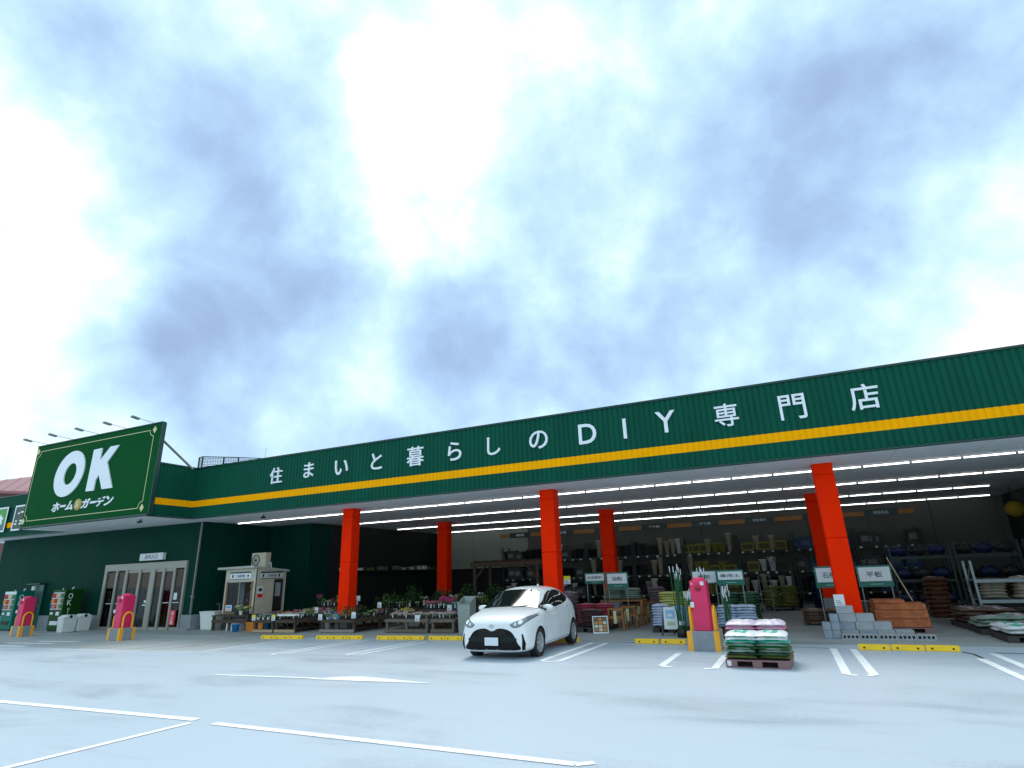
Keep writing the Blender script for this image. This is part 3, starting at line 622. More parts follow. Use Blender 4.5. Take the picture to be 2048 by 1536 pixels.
# ------------------------------------------------------------------ vending machines
def vending(x, body, lab, teal):
    r = thing('vending_machine', lab, 'vending machine', (x, 17.15, FL))
    b = MB(); b.box(0, 1.0, 0, .8, .06, 1.83); b.build('cabinet', body, r, bevel=.02)
    b = MB(); b.box(.05, .95, .04, .75, 0, .06); b.build('feet', m_blk, r)
    m1 = mat('display_back_light_grey', (.5, .52, .5), .4, var=.05)
    cans = [mat('can_blue', (.05, .15, .5)), mat('can_orange', (.7, .3, .05)), mat('can_red', (.5, .04, .05)), mat('can_cream', (.6, .55, .4)), mat('can_green', (.08, .3, .12))]
    b = MB(); b.box(.08, .92, -.012, -.001, .95, 1.72); b.build('display_window', m1, r)
    for k, z in enumerate((1.0, 1.24, 1.48)):
        b = MB(); b.box(.08, .92, -.05, -.0125, z-.035, z-.005, 0); b.build('shelf_edge', m_whitep, r)
        b = MB()
        for i in range(10):
            b.lathe([(.03, 0), (.034, .02), (.034, .15), (.018, .19), (0, .19)], 8, (.13+i*.083, -.05, z), m=(i//(2+k) + k) % 5)
        b.build('drink_sample', cans, r)
    b = MB(); b.box(.55, .8, -.02, -.0015, .70, .86); b.box(.1, .3, -.02, -.0015, .74, .84); b.build('coin_panel', m_whitep, r)
    b = MB(); b.box(.2, .8, -.02, -.001, .28, .45); b.build('delivery_flap', m_whitep if not teal else m_blk, r)
    if teal:
        b = MB(); b.box(.02, .98, -.03, -.001, 1.70, 1.82); b.build('header', m_whitep, r)
    b = MB(); text(b, 'O', .14, .34, 1.42, 1.66, 1.0005, face='x', bold=.012, depth=.008); text(b, 'K', .14, .34, 1.13, 1.37, 1.0005, face='x', bold=.012, depth=.008)
    z = 1.0
    for ch in ('ホ', 'ー', 'ム', '＆', 'ガ', 'ー', 'デ', 'ン'):
        if ch == 'ー': b.box(1.0005, 1.008, .225, .255, z-.075, z+.01)
        else: text(b, ch, .19, .29, z-.085, z+.015, 1.0005, face='x', bold=.03, depth=.008)
        z -= .115
    b.build('side_lettering', m_letter, r)
    b = MB(); b.tub([(.2, .3, 1.83), (.2, .3, 1.9)], .03); b.tub([(.75, .4, 1.83), (.85, .4, 1.93)], .035); b.build('top_lamp', m_whitep, r)
vending(-32.1, mat('dark_green_machine_paint', (.001, .055, .004), .5, spec=.2, var=.05), 'dark green vending machine with a lit row of drinks beside the white bins', False)
vending(-36.15, mat('teal_machine_paint', (.002, .17, .13), .5, spec=.2, var=.05), 'teal vending machine with a white header at the left edge', True)
for i, (y, lb) in enumerate(((16.95, 'nearer one of two white recycling bins beside the dark green vending machine'), (17.58, 'farther one of two white recycling bins beside the dark green vending machine'))):
    r = thing('recycling_bin', lb, 'bin', (-30.2, y, FL), 0, 'white recycling bins')
    b = MB()
    v_ = [(-.2, 0, 0), (.2, 0, 0), (.22, 0, .58), (-.22, 0, .58)]
    b.add([(-.19, -.27, 0), (.19, -.27, 0), (.19, .27, 0), (-.19, .27, 0), (-.23, -.3, .58), (.23, -.3, .58), (.23, .3, .58), (-.23, .3, .58)], [(0, 3, 2, 1), (4, 5, 6, 7), (0, 1, 5, 4), (1, 2, 6, 5), (2, 3, 7, 6), (3, 0, 4, 7)])
    b.build('body', m_white, r, bevel=.02)
    b = MB(); b.prism([(-.31, .585), (.31, .585), (.31, .64), (.12, .74), (-.12, .74), (-.31, .64)], -.235, .235, axis='x'); b.build('lid', m_white, r, bevel=.015)
    b = MB(); b.lathe([(.07, 0), (0, .001)], 12, (.2365, 0, .66), axis='x'); b.build('opening', m_blk, r)
r = thing('sink', 'white outdoor wash basin box with a tap beside the wall corner', 'sink', (-23.05, 18.72, FL))
b = MB(); b.add([(-.36, -.22, 0), (.36, -.22, 0), (.36, .22, 0), (-.36, .22, 0), (-.46, -.27, .68), (.46, -.27, .68), (.46, .27, .68), (-.46, .27, .68)], [(0, 3, 2, 1), (4, 5, 6, 7), (0, 1, 5, 4), (1, 2, 6, 5), (2, 3, 7, 6), (3, 0, 4, 7)]); b.build('basin', m_white, r, bevel=.02)
b = MB(); b.box(-.48, .48, -.29, .29, .682, .74); b.build('rim', m_white, r, bevel=.015)
b = MB(); b.tub([(.15, .2, .74), (.15, .2, 1.0), (.15, .1, 1.04), (.15, .06, .98)], .018, 8); b.box(.1, .2, .18, .22, 1.0, 1.03); b.build('tap', m_grymetal, r)

# ------------------------------------------------------------------ kiosk
def siding(name, col):
    return mat(name, col, .7, var=.12, scale=3)
m_sid = siding('cream_grey_siding', (.52, .48, .38))
KX, KY, KZ = -22.15, 18.45, FL+.64
r = thing('kiosk', 'small cream clad kiosk hut with a flat roof against the green wall', 'kiosk', (KX, KY, KZ))
KW, KD, KH = 1.78, 1.65, 1.78
b = MB()
for x0, x1, y, z0, z1 in ((0, KW, 0, 1.28, KH), (0, .1, 0, 0, 1.28), (KW-.12, KW, 0, 0, 1.28)): b.box(x0, x1, y, y+.05, z0, z1)
ribs(b, .0, 1.0, KW, 0, KH-.02, 'y', -1, pitch=.09, d=.012); ribs(b, 1.0, KD, KW, 1.32, KH-.06, 'y', -1, pitch=.09, d=.012); ribs(b, KD-.12, KD, KW, 0, 1.32, 'y', -1, pitch=.09, d=.012)
b.box(0, .04, .05, KD, 0, KH-.06); b.box(.04, KW-.03, KD-.04, KD, 0, KH-.06); b.box(0, KW-.02, 0.05, KD, -.03, 0); b.box(KW-.04, KW-.002, .05, 1.0, 0, KH-.08)
b.build('wall', m_sid, r)
b = MB(); b.add([(-.42, -.12, KH), (KW+.02, -.18, KH+.02), (KW+.08, KD+.1, KH-.16), (-.42, KD+.1, KH-.16), (-.42, -.12, KH+.09), (KW+.02, -.18, KH+.11), (KW+.08, KD+.1, KH-.07), (-.42, KD+.1, KH-.07)], [(0, 3, 2, 1), (4, 5, 6, 7), (0, 1, 5, 4), (1, 2, 6, 5), (2, 3, 7, 6), (3, 0, 4, 7)]); b.build('roof', mat('pale_grey_roof_edge', (.42, .42, .40), .6), r)
b = MB(); b.box(.1, .19, -.02, .04, 0, 1.28); b.box(KW-.21, KW-.12, -.02, .04, 0, 1.28); b.box(.19, KW-.21, -.015, .035, 0, .06); b.build('window_frame', mat('tan_wood_frame', (.26, .15, .09), .7, var=.15), r)
b = MB(); b.box(.85, .88, .0, .03, .06, 1.28); b.box(.19, KW-.21, .0, .03, 1.24, 1.28); b.build('mullion', m_alu, r)
b = MB(); b.box(.19, .85, .012, .018, .06, 1.24); b.build('window_glass', gm, r)
b = MB(); b.box(.24, .6, .5, .52, .04, 1.26); b.build('curtain', mat('pale_blue_grey_blind', (.30, .33, .38), .8, var=.1), r)
b = MB(); b.box(.2, .55, -.01, .008, .1, .34, 0); b.box(.25, .5, -.013, -.0105, .22, .3, 1); b.box(.25, .5, -.013, -.0105, .14, .17, 2); b.build('poster', [m_whitep, mat('poster_blue', (.1, .35, .7)), m_red], r)
def ksign(b, face):
    pass
b = MB(); b.box(.28, 1.5, -.025, -.001, 1.36, 1.66, 0); b.box(.28, 1.5, -.028, -.0255, 1.60, 1.66, 1); b.box(.28, 1.5, -.028, -.0255, 1.36, 1.38, 1)
text(b, '工具修理室', .62, 1.18, 1.43, 1.55, -.0255, 2, .012, .003); b.box(.40, .50, -.028, -.0255, 1.43, 1.55, 2); b.lathe([(.055, -.001), (0, -.003)], 10, (1.34, -.0255, 1.49), axis='y', m=2); b.build('front_sign', [m_whitep, m_trim, m_ink], r)
b = MB(); b.box(KW+.014, KW+.03, .2, 1.42, 1.36, 1.64, 0); b.box(KW+.0305, KW+.033, .2, 1.42, 1.58, 1.64, 1); b.box(KW+.0305, KW+.033, .2, 1.42, 1.36, 1.38, 1)
text(b, '工具修理室', .52, 1.08, 1.42, 1.54, KW+.0305, 2, .012, .003, face='x'); b.box(KW+.0305, KW+.033, .30, .40, 1.42, 1.54, 2); b.box(KW+.0305, KW+.033, 1.18, 1.28, 1.42, 1.54, 2); b.build('side_sign', [m_whitep, m_trim, m_ink], r)
b = MB(); b.box(KW+.014, KW+.022, .12, .42, .6, 1.05, 0); b.box(KW+.0225, KW+.025, .13, .41, .61, .76, 1); b.box(KW+.0225, KW+.025, .18, .36, .85, .98, 2); b.build('notice_board', [m_whitep, m_red, m_ink], r)
b = MB(); b.box(KW-.05, KW-.03, 1.02, KD-.14, .02, 1.3); b.build('door', m_blk, r)
b = MB(); b.box(KW-.029, KW-.02, 1.12, 1.4, .62, 1.18); b.build('door_window', mat('pale_frosted_pane', (.32, .36, .40), .3), r)
# air conditioner on the roof
r2 = thing('air_conditioner', 'white outdoor air conditioner unit standing on the kiosk roof', 'air conditioner', (KX+1.15, KY+.75, KZ+KH+.04))
b = MB(); b.box(-.42, .42, -.15, .15, 0, .62); b.build('case', m_sid, r2, bevel=.015)
b = MB(); b.lathe([(.23, 0), (.23, -.02), (.21, -.025)], 24, (-.14, -.152, .31), axis='y'); b.lathe([(.05, 0), (.05, -.02), (0, -.02)], 12, (-.14, -.152, .31), axis='y')
for k in range(5): b.lathe([(.05+.035*k, -.012), (.055+.035*k, -.016)], 24, (-.14, -.152, .31), axis='y')
b.build('fan_grille', m_dkmetal, r2)
b = MB(); b.tub([(.42, .05, .15), (.55, .05, .2), (.6, .05, -.1), (.62, .05, -.2)], .02); b.build('pipe', m_whitep, r2)
# person inside the kiosk, seen through the window from the chest up
def person(x, y, z, rz, lab):
    r = thing('person', lab, 'person', (x, y, z), rz)
    J = [((0, 0, .92), .14), ((0, 0, 1.15), .145), ((0, 0, 1.36), .15), ((0, 0, 1.48), .055), ((0, -.01, 1.56), .075), ((0, -.01, 1.66), .095), ((0, -.01, 1.72), .07),
         ((.17, 0, 1.40), .06), ((.23, -.02, 1.14), .045), ((.12, -.24, 1.08), .036), ((-.17, 0, 1.40), .06), ((-.23, -.02, 1.14), .045), ((-.1, -.24, 1.10), .036),
         ((.09, 0, .86), .09), ((.1, -.02, .48), .065), ((.1, 0, .08), .045), ((.1, -.12, .04), .04), ((-.09, 0, .86), .09), ((-.1, -.02, .48), .065), ((-.1, 0, .08), .045), ((-.1, -.12, .04), .04)]
    E_ = [(0, 1), (1, 2), (2, 3), (3, 4), (4, 5), (5, 6), (2, 7), (7, 8), (8, 9), (2, 10), (10, 11), (11, 12), (0, 13), (13, 14), (14, 15), (15, 16), (0, 17), (17, 18), (18, 19), (19, 20)]
    me = bpy.data.meshes.new('p'); me.from_pydata([j[0] for j in J], E_, []); me.update()
    o = bpy.data.objects.new('p', me); COL.objects.link(o); md = o.modifiers.new('s', 'SKIN')
    for i, j in enumerate(J): me.skin_vertices[0].data[i].radius = (j[1], j[1]*.85)
    me.skin_vertices[0].data[0].use_root = True
    sb_ = o.modifiers.new('u', 'SUBSURF'); sb_.levels = 1; sb_.render_levels = 1
    dg = bpy.context.evaluated_depsgraph_get(); m2 = bpy.data.meshes.new_from_object(o.evaluated_get(dg)); bpy.data.objects.remove(o)
    m2.materials.clear(); m2.materials.append(mat('skin', (.45, .27, .19), .6)); m2.materials.append(mat('dark_blue_grey_work_shirt', (.03, .045, .06), .8)); m2.materials.append(mat('dark_trousers', (.02, .02, .025), .8))
    for p in m2.polygons:
        c = p.center; p.use_smooth = True; p.material_index = 0 if (c.z > 1.49 or (c.y < -.2 and .9 < c.z < 1.25)) else (1 if c.z > .9 else 2)
    put('body', m2, r)
    b = MB(); b.lathe([(.108, 1.66), (.11, 1.70), (.09, 1.77), (.04, 1.80), (0, 1.805)], 16, (0, -.01, 0)); b.box(-.07, .07, -.2, -.09, 1.665, 1.68); b.build('cap', m_whitep, r)
    b = MB()
    for sx in (-1, 1): b.lathe([(.012, 0), (0, -.006)], 8, (sx*.035, -.1, 1.645), axis='y')
    b.build('eyes', m_ink, r)
person(KX+1.33, KY+.35, FL+.05, R(15), 'person in a white cap and dark work shirt standing inside the kiosk window')
# deck that carries the kiosk
r = thing('wooden_deck', 'dark brown wooden deck carrying the kiosk with a plank ledge in front', 'deck', (KX-.3, KY-.25, FL))
b = MB()
for k in range(9): b.box(0, 2.15, k*.22, k*.22+.2, .55, .60)
b.build('planks', m_wood, r)
for x in (.05, 1.0, 2.0):
    for y in (.02, 1.8): b = MB(); b.box(x, x+.09, y, y+.09, 0, .549); b.build('leg', m_wood, r)
b = MB(); b.box(.05, 2.09, -.003, .03, .3, .42); b.box(2.055, 2.09, .12, 1.8, .3, .42); b.build('rail', m_wood, r)
def crate(x, y, z, w_, d_, h_c, m, lab, rz=0, grp=None, cat='crate', name='crate'):
    r = thing(name, lab, cat, (x, y, z), rz, grp)
    b = MB(); t_ = .02
    b.box(-w_/2, w_/2, -d_/2, d_/2, 0, t_); b.box(-w_/2, w_/2, -d_/2, -d_/2+t_, t_, h_c); b.box(-w_/2, w_/2, d_/2-t_, d_/2, t_, h_c)
    b.box(-w_/2, -w_/2+t_, -d_/2+t_, d_/2-t_, t_, h_c); b.box(w_/2-t_, w_/2, -d_/2+t_, d_/2-t_, t_, h_c); b.build('box', m, r)
    b = MB(); b.box(-w_/2-.015, w_/2+.015, -d_/2-.015, -d_/2-.001, h_c-.03, h_c+.005); b.box(-w_/2-.015, w_/2+.015, d_/2+.001, d_/2+.015, h_c-.03, h_c+.005); b.box(w_/2+.001, w_/2+.015, -d_/2, d_/2, h_c-.03, h_c+.005)
    b.build('rim', m, r); return r
m_ocrate = mat('orange_plastic_crate', (.62, .21, .02), .5); m_bucket = mat('bright_blue_plastic', (.01, .24, .62), .35)
crate(-20.15, 18.35, FL+.004, .42, .34, .33, m_ocrate, 'orange plastic crate on the floor right of the blue bucket')
crate(-19.65, 18.35, FL+.004, .40, .34, .30, m_ocrate, 'orange plastic crate on the floor beside the first flower table')
crate(-21.25, 18.5, FL+.004, .75, .4, .40, m_white, 'long off-white storage box under the kiosk ledge')
def bucket(x, y, z, r_b, h_b, m, lab, plant=False):
    r = thing('bucket', lab, 'bucket', (x, y, z)); b = MB()
    b.lathe([(0, .005), (r_b*.8, 0), (r_b, h_b), (r_b+.012, h_b), (r_b+.012, h_b-.02), (r_b-.012, h_b-.03), (r_b*.78, .02), (0, .02)], 20); b.build('pail', m, r)
    b = MB(); b.tub([(-r_b, 0, h_b-.02), (-r_b*.8, -r_b*.6, h_b-.08), (0, -r_b*1.08, h_b-.12), (r_b*.8, -r_b*.6, h_b-.08), (r_b, 0, h_b-.02)], .006, 5); b.build('handle', m_grymetal, r)
bucket(-20.55, 17.85, FL+.004, .15, .29, m_bucket, 'bright blue bucket on the floor in front of the kiosk deck')
bucket(-18.95, 17.95, FL+.13, .12, .24, m_bucket, 'blue bucket under the first flower table')
bucket(-16.1, 18.15, FL+.13, .12, .22, m_white, 'white bucket on the lower shelf of the second flower table')

# ------------------------------------------------------------------ flower tables
def ftable(x0, x1, y0, y1, h, lab, wood=None, low=None):
    r = thing('flower_table', lab, 'display table', (x0, y0, FL+.004)); w_, d_ = x1-x0, y1-y0; wood = wood or m_wood
    b = MB(); n = max(3, int(d_/.16))
    for k in range(n): b.box(0, w_, d_*k/n+.008, d_*(k+1)/n-.008, h-.035, h)
    b.build('top_slats', wood, r)
    b = MB(); b.box(0, w_, -.025, -.001, h-.10, h-.005); b.box(0, w_, d_+.001, d_+.025, h-.1, h-.005); b.box(w_+.001, w_+.024, 0, d_, h-.1, h-.005); b.box(-.024, -.001, 0, d_, h-.1, h-.005); b.build('apron', wood, r)
    xs_ = [0.02, w_-.1] if w_ < 1.2 else [0.02, w_/2-.04, w_-.1]
    for x in xs_:
        for y in ([.02, d_-.1] if d_ < 1.5 else [.02, d_/2, d_-.1]):
            b = MB(); b.box(x, x+.08, y, y+.08, 0, h-.036); b.build('leg', wood, r)
    b = MB(); b.box(0, w_, -.028, -.004, .02, .12); b.build('lower_board', low or wood, r)
    b = MB()
    for k in range(0, n, 2): b.box(.1, w_-.1, d_*k/n, d_*(k+1)/n-.02, .1, .12)
    b.build('lower_shelf', wood, r)
    return r
m_woodg = mat('grey_weathered_wood', (.16, .13, .10), .85, var=.25, scale=6, stretch=(1, 6, 6))
m_woodk = mat('grey_pink_board', (.30, .25, .24), .8, var=.1)
ftable(-19.28, -18.28, 17.6, 20.4, .46, 'leftmost dark flower table with a pale board along its foot', low=m_woodl)
ftable(-18.22, -17.2, 17.62, 20.4, .46, 'second dark flower table, beside the leftmost one, with a pale foot board', low=m_woodl)
ftable(-16.18, -14.6, 17.85, 20.9, .45, 'flower table in front of the left orange column with a grey pink foot board', low=m_woodk)
ftable(-13.4, -11.62, 18.05, 19.35, .45, 'grey weathered flower table carrying the row of pale pink flowers', wood=m_woodg, low=m_woodg)
ftable(-11.52, -10.6, 18.1, 19.35, .45, 'narrow grey weathered flower table left of the white car', wood=m_woodg, low=m_woodg)
ftable(-13.1, -11.0, 19.75, 20.75, .66, 'taller dark flower table behind with bright pink flowers')
ftable(-16.9, -14.9, 22.2, 23.6, .55, 'dark plant table deep under the canopy behind the left column')
ftable(-14.2, -10.6, 22.3, 23.8, .6, 'long dark plant table deep under the canopy')
ftable(-19.6, -17.4, 20.9, 22.0, .72, 'raised dark plant table beside the green wall corner')
ftable(-10.3, -8.2, 18.6, 20.4, .5, 'dark flower table partly hidden behind the white car')

# plants
def leafy(b, c, r_x, h, n, ms, sz=.03, seed=0, droop=.0, flat=1.0, pick=None):
    rd = random.Random(seed)
    for _ in range(n):
        a = rd.uniform(0, 2*pi); e = rd.random()**.6; zz_ = rd.random()
        rad = r_x*e*math.sqrt(max(.05, 1-(abs(zz_-.45)/.62)**2))
        p = Vector((c[0]+rad*cos(a), c[1]+rad*sin(a), c[2]+h*zz_))
        d = Vector((rd.uniform(-1, 1), rd.uniform(-1, 1), rd.uniform(-.4, 1))).normalized()
        s_ = sz*rd.uniform(.6, 1.4); u = d.orthogonal().normalized()*s_*.45; v = d*s_
        b.add([p-v*.5, p+u, p+v*.7, p-u], [(0, 1, 2, 3)], rd.choice(ms) if pick is None else pick(rd, zz_))
petals = {}
for nm, c_ in (('white_petals', (.75, .75, .72)), ('pale_pink_petals', (.70, .48, .50)), ('magenta_petals', (.62, .04, .25)), ('pink_petals', (.65, .16, .28)), ('red_petals', (.45, .03, .03)), ('cream_petals', (.62, .52, .34)), ('yellow_petals', (.75, .55, .04)), ('violet_petals', (.18, .08, .35)), ('light_green_leaves', (.13, .28, .04)), ('blue_petals', (.12, .28, .6))):
    petals[nm] = mat(nm, c_, .6, var=.15, scale=20)
def pot_mesh(nm, fl, n_leaf=26, n_fl=12, w_=.085, h=.13, ph=.09, leaf=None, potm=None, tall=False, sz=.035):
    b = MB(); b.lathe([(0, 0), (.042, 0), (.055, ph), (.060, ph), (.060, ph-.012)], 8, m=0, smooth=False)
    b.lathe([(.052, ph-.01), (0, ph-.01)], 8, m=0)
    leafy(b, (0, 0, ph-.02), w_, h, n_leaf, [1], sz, seed=hash(nm) % 999 if False else sum(map(ord, nm)))
    if n_fl:
        rd = random.Random(len(nm))
        for _ in range(n_fl):
            a = rd.uniform(0, 2*pi); q = w_*rd.random()**.5; z = ph-.02+h*rd.uniform(.65, 1.08); s_ = .016*rd.uniform(.8, 1.3)
            p = Vector((q*cos(a), q*sin(a), z)); o_ = len(b.v)
            b.add([p+Vector((s_, 0, 0)), p+Vector((0, s_, 0)), p+Vector((-s_, 0, 0)), p+Vector((0, -s_, 0)), p+Vector((0, 0, s_)), p-Vector((0, 0, s_*.6))], [(0, 1, 4), (1, 2, 4), (2, 3, 4), (3, 0, 4), (1, 0, 5), (2, 1, 5), (3, 2, 5), (0, 3, 5)], 2)
    b.box(-.012, .022, -.066, -.062, ph*.4, ph+.05, 3)
    return b.mesh('potted_plant', [potm or m_pot, leaf or m_leaf, petals[fl], m_whitep])
PM = {
 'white': pot_mesh('aw', 'white_petals'), 'palepink': pot_mesh('app', 'pale_pink_petals', 16, 20, h=.11), 'magenta': pot_mesh('amag', 'magenta_petals', 20, 22, h=.2),
 'pink': pot_mesh('apk', 'pink_petals', 22, 18), 'red': pot_mesh('arx', 'red_petals'), 'cream': pot_mesh('acre', 'cream_petals', 14, 20), 'yellow': pot_mesh('ayel', 'yellow_petals'),
 'violet': pot_mesh('avio', 'violet_petals', potm=petals['white_petals']), 'green': pot_mesh('agree', 'light_green_leaves', 46, 0, w_=.11, h=.2, leaf=petals['light_green_leaves']), 'dark': pot_mesh('adk', 'light_green_leaves', 60, 3, w_=.13, h=.32, leaf=m_leafd, sz=.05),
 'succ': pot_mesh('asuc', 'cream_petals', 24, 6, h=.07, potm=petals['white_petals']), 'blue': pot_mesh('ablu', 'blue_petals', 20, 12, potm=petals['blue_petals'])}
NM = {'white': 'white flowers', 'palepink': 'pale pink flowers', 'magenta': 'bright magenta flowers', 'pink': 'pink flowers', 'red': 'red flowers', 'cream': 'cream flowers', 'yellow': 'yellow flowers', 'violet': 'violet flowers in a white pot', 'green': 'light green leaves', 'dark': 'tall dark leaves', 'succ': 'grey succulents in a white pot', 'blue': 'blue flowers in a blue pot'}
def pots(kinds, x0, x1, y0, y1, z, nx, ny, where, jit=.02, smin=.85, smax=1.15):
    for j in range(ny):
        for i in range(nx):
            k = kinds[(i*7+j*3) % len(kinds)] if len(kinds) > 1 else kinds[0]
            if random.random() < .06: continue
            o = put('potted_plant', PM[k], None, (x0+(x1-x0)*(i+.5)/nx+random.uniform(-jit, jit), y0+(y1-y0)*(j+.5)/ny+random.uniform(-jit, jit), z), random.uniform(0, 6.28))
            s_ = random.uniform(smin, smax); o.scale = (s_, s_, s_*random.uniform(.9, 1.1))
            tag(o, 'pot of %s %s' % (NM[k], where), 'potted plant', NM[k]+' '+where)
T = FL+.004
pots(['violet', 'white'], -19.25, -18.35, 17.62, 17.95, T+.46, 7, 2, 'at the front of the leftmost flower table')
pots(['red', 'pink', 'cream'], -19.25, -18.35, 18.0, 20.3, T+.46, 4, 5, 'further back on the leftmost flower table')
pots(['white', 'cream', 'palepink'], -18.2, -17.25, 17.65, 18.2, T+.46, 7, 2, 'at the front of the second flower table')
pots(['pink', 'green', 'cream', 'palepink'], -18.2, -17.25, 18.25, 20.3, T+.46, 4, 5, 'further back on the second flower table', smax=1.5)
pots(['white', 'succ', 'blue'], -16.15, -15.45, 17.88, 18.3, T+.45, 6, 2, 'front left on the column table')
pots(['green', 'dark', 'yellow'], -15.45, -14.65, 17.9, 18.35, T+.45, 5, 2, 'front right on the column table', smin=1.0, smax=1.4)
pots(['pink', 'green', 'white', 'dark'], -15.4, -14.65, 18.5, 20.8, T+.45, 4, 4, 'at the back of the column table')
pots(['palepink'], -13.35, -10.65, 18.1, 18.45, T+.45, 24, 1, 'in the front row of the grey tables', jit=.01)
pots(['cream', 'white', 'yellow'], -13.35, -12.9, 18.5, 19.3, T+.45, 4, 2, 'left end of the grey table', smax=1.5)
pots(['pink', 'white', 'violet'], -12.85, -10.7, 18.5, 19.3, T+.45, 12, 1, 'behind the pale pink row', smin=.7, smax=.9)
pots(['pink'], -12.95, -12.3, 19.8, 20.2, T+.66, 5, 3, 'at the left of the taller table', smin=1.1, smax=1.4)
pots(['magenta'], -12.25, -11.75, 19.8, 20.2, T+.66, 5, 3, 'in the middle of the taller table', smin=1.1, smax=1.5)
pots(['blue', 'white'], -11.75, -11.1, 19.8, 20.1, T+.66, 6, 2, 'at the right of the taller table')
pots(['green', 'dark'], -13.05, -11.05, 20.25, 20.7, T+.66, 9, 1, 'at the back of the taller table', smax=1.5)
pots(['green', 'dark', 'white'], -16.85, -14.95, 22.25, 23.5, T+.55, 6, 2, 'on the table behind the left column', smin=1.2, smax=2.2)
pots(['dark', 'green', 'white', 'dark'], -14.1, -10.7, 22.35, 23.7, T+.6, 11, 2, 'on the long rear table', smin=1.3, smax=2.4)
pots(['magenta', 'red', 'green', 'cream', 'white'], -19.5, -17.5, 20.95, 21.9, T+.72, 7, 2, 'on the raised corner table', smin=1.1, smax=1.7)
pots(['green', 'white', 'dark'], -10.25, -8.3, 18.7, 20.3, T+.5, 6, 2, 'on the table behind the car', smin=1.0, smax=1.5)
pots(['white', 'yellow', 'succ'], KX+.9, KX+1.75, KY-.22, KY-.05, FL+.605, 5, 1, 'on the kiosk deck ledge', smin=1.2, smax=1.8)
pots(['green', 'white'], -19.9, -19.35, 18.9, 19.9, FL+.005, 3, 3, 'on the floor left of the tables', smin=1.2, smax=1.8)
# price cards on thin stakes
def card(x, y, z, lab, col=None, s=1.0):
    r = thing('price_card', lab, 'price card', (x, y, z)); b = MB(); b.box(-.075*s, .075*s, -.004, .004, 0, .17*s, 0)
    if col: b.box(-.075*s, .075*s, -.0065, -.0045, .10*s, .17*s, 1)
    for k in range(3): b.box(-.05*s, (.05-.02*k)*s, -.0065, -.0045, (.02+.025*k)*s, (.028+.025*k)*s, 2)
    b.build('card', [m_whitep, col or m_whitep, m_ink], r); b = MB(); b.tub([(0, .008, -.12), (0, .008, .1)], .006, 5); b.build('stake', m_dkmetal, r)
yl = mat('yellow_card_top', (.8, .7, .03), .5)
for x, y, z, lb, c_ in ((-19.28, 17.55, T+.44, 'white price card with a yellow top at the left corner of the leftmost flower table', yl), (-18.25, 17.55, T+.44, 'white price card with a yellow top between the first two flower tables', yl),
    (-16.15, 17.78, T+.44, 'white price card at the left corner of the table by the orange column', None), (-14.62, 17.8, T+.5, 'white price card at the right corner of the table by the orange column', None),
    (-12.0, 17.98, T+.38, 'white price card hanging on the grey weathered table', None), (-11.75, 19.72, T+.6, 'white price card on the taller table below the blue flowers', None), (-10.75, 19.7, T+.78, 'white price card on the taller table near the grey basket stack', None),
    (-17.3, 18.8, T+.62, 'white price card standing among the flowers of the second table', None), (-16.95, 20.9, T+.95, 'white price card standing on the raised table', None), (-14.7, 19.4, T+.75, 'white price card tilted among plants behind the orange column', None)):
    card(x, y, z, lb, c_, 1.25)
r = thing('flower_tray', 'long white tray of small plants on the front of the second flower table', 'tray', (-17.6, 17.7, T+.60)); b = MB(); b.box(-.5, .4, -.1, .1, 0, .015); b.box(-.5, .4, -.1, -.085, .015, .06); b.box(-.5, .4, .085, .1, .015, .06); b.build('tray', m_white, r)
b = MB(); leafy(b, (-.05, 0, .02), .4, .12, 90, [0, 1], .04, 5); 
b.v = [(v[0], v[1]*.22, v[2]) for v in b.v]; b.build('seedling', [m_leaf, petals['pale_pink_petals']], r)
# tall shrubs in tubs deep under the canopy
def shrub(x, y, h, rad, n, m, lab, seed, sz=.11, grp='tall potted shrubs deep under the canopy'):
    r = thing('potted_shrub', lab, 'shrub', (x, y, T), 0, grp)
    b = MB(); b.lathe([(0, 0), (.15, 0), (.2, .3), (.22, .3), (.22, .27)], 14); b.build('pot', m_pot, r)
    b = MB()
    rd = random.Random(seed)
    for k in range(5): b.tub([(0, 0, .25), (rd.uniform(-.1, .1), rd.uniform(-.1, .1), h*.5), (rd.uniform(-rad, rad)*.6, rd.uniform(-rad, rad)*.6, h*.85)], .012, 5)
    b.build('stem', m_wood, r)
    b = MB()
    for k in range(7):
        a = rd.uniform(0, 6.28); q = rad*rd.uniform(.2, .7); leafy(b, (q*cos(a), q*sin(a), h*rd.uniform(.3, .7)), rad*rd.uniform(.35, .6), h*rd.uniform(.2, .35), n//7, [0], sz, seed*10+k)
    b.build('foliage', m, r)
wh = ['first', 'second', 'third', 'fourth', 'fifth', 'sixth', 'seventh', 'eighth', 'ninth']
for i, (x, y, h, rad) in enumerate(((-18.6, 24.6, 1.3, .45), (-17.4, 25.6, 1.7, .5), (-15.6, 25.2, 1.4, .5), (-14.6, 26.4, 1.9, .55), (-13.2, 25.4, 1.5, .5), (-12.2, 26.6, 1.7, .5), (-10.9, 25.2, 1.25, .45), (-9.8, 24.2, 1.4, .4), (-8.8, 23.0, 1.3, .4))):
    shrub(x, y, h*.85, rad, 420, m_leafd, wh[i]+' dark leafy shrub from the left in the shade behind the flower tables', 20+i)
r = thing('potted_palm', 'tall dark palm with drooping fronds in front of the back racks', 'palm', (.0, 29.6, T))
b = MB(); b.lathe([(0, 0), (.22, 0), (.28, .4), (.3, .4)], 14); b.build('pot', m_pot, r)
b = MB(); b.tub([(0, 0, .3), (.05, 0, 1.6), (0, 0, 2.3)], .07, 8, r1=.05); b.build('trunk', m_wood, r)
rd = random.Random(3)
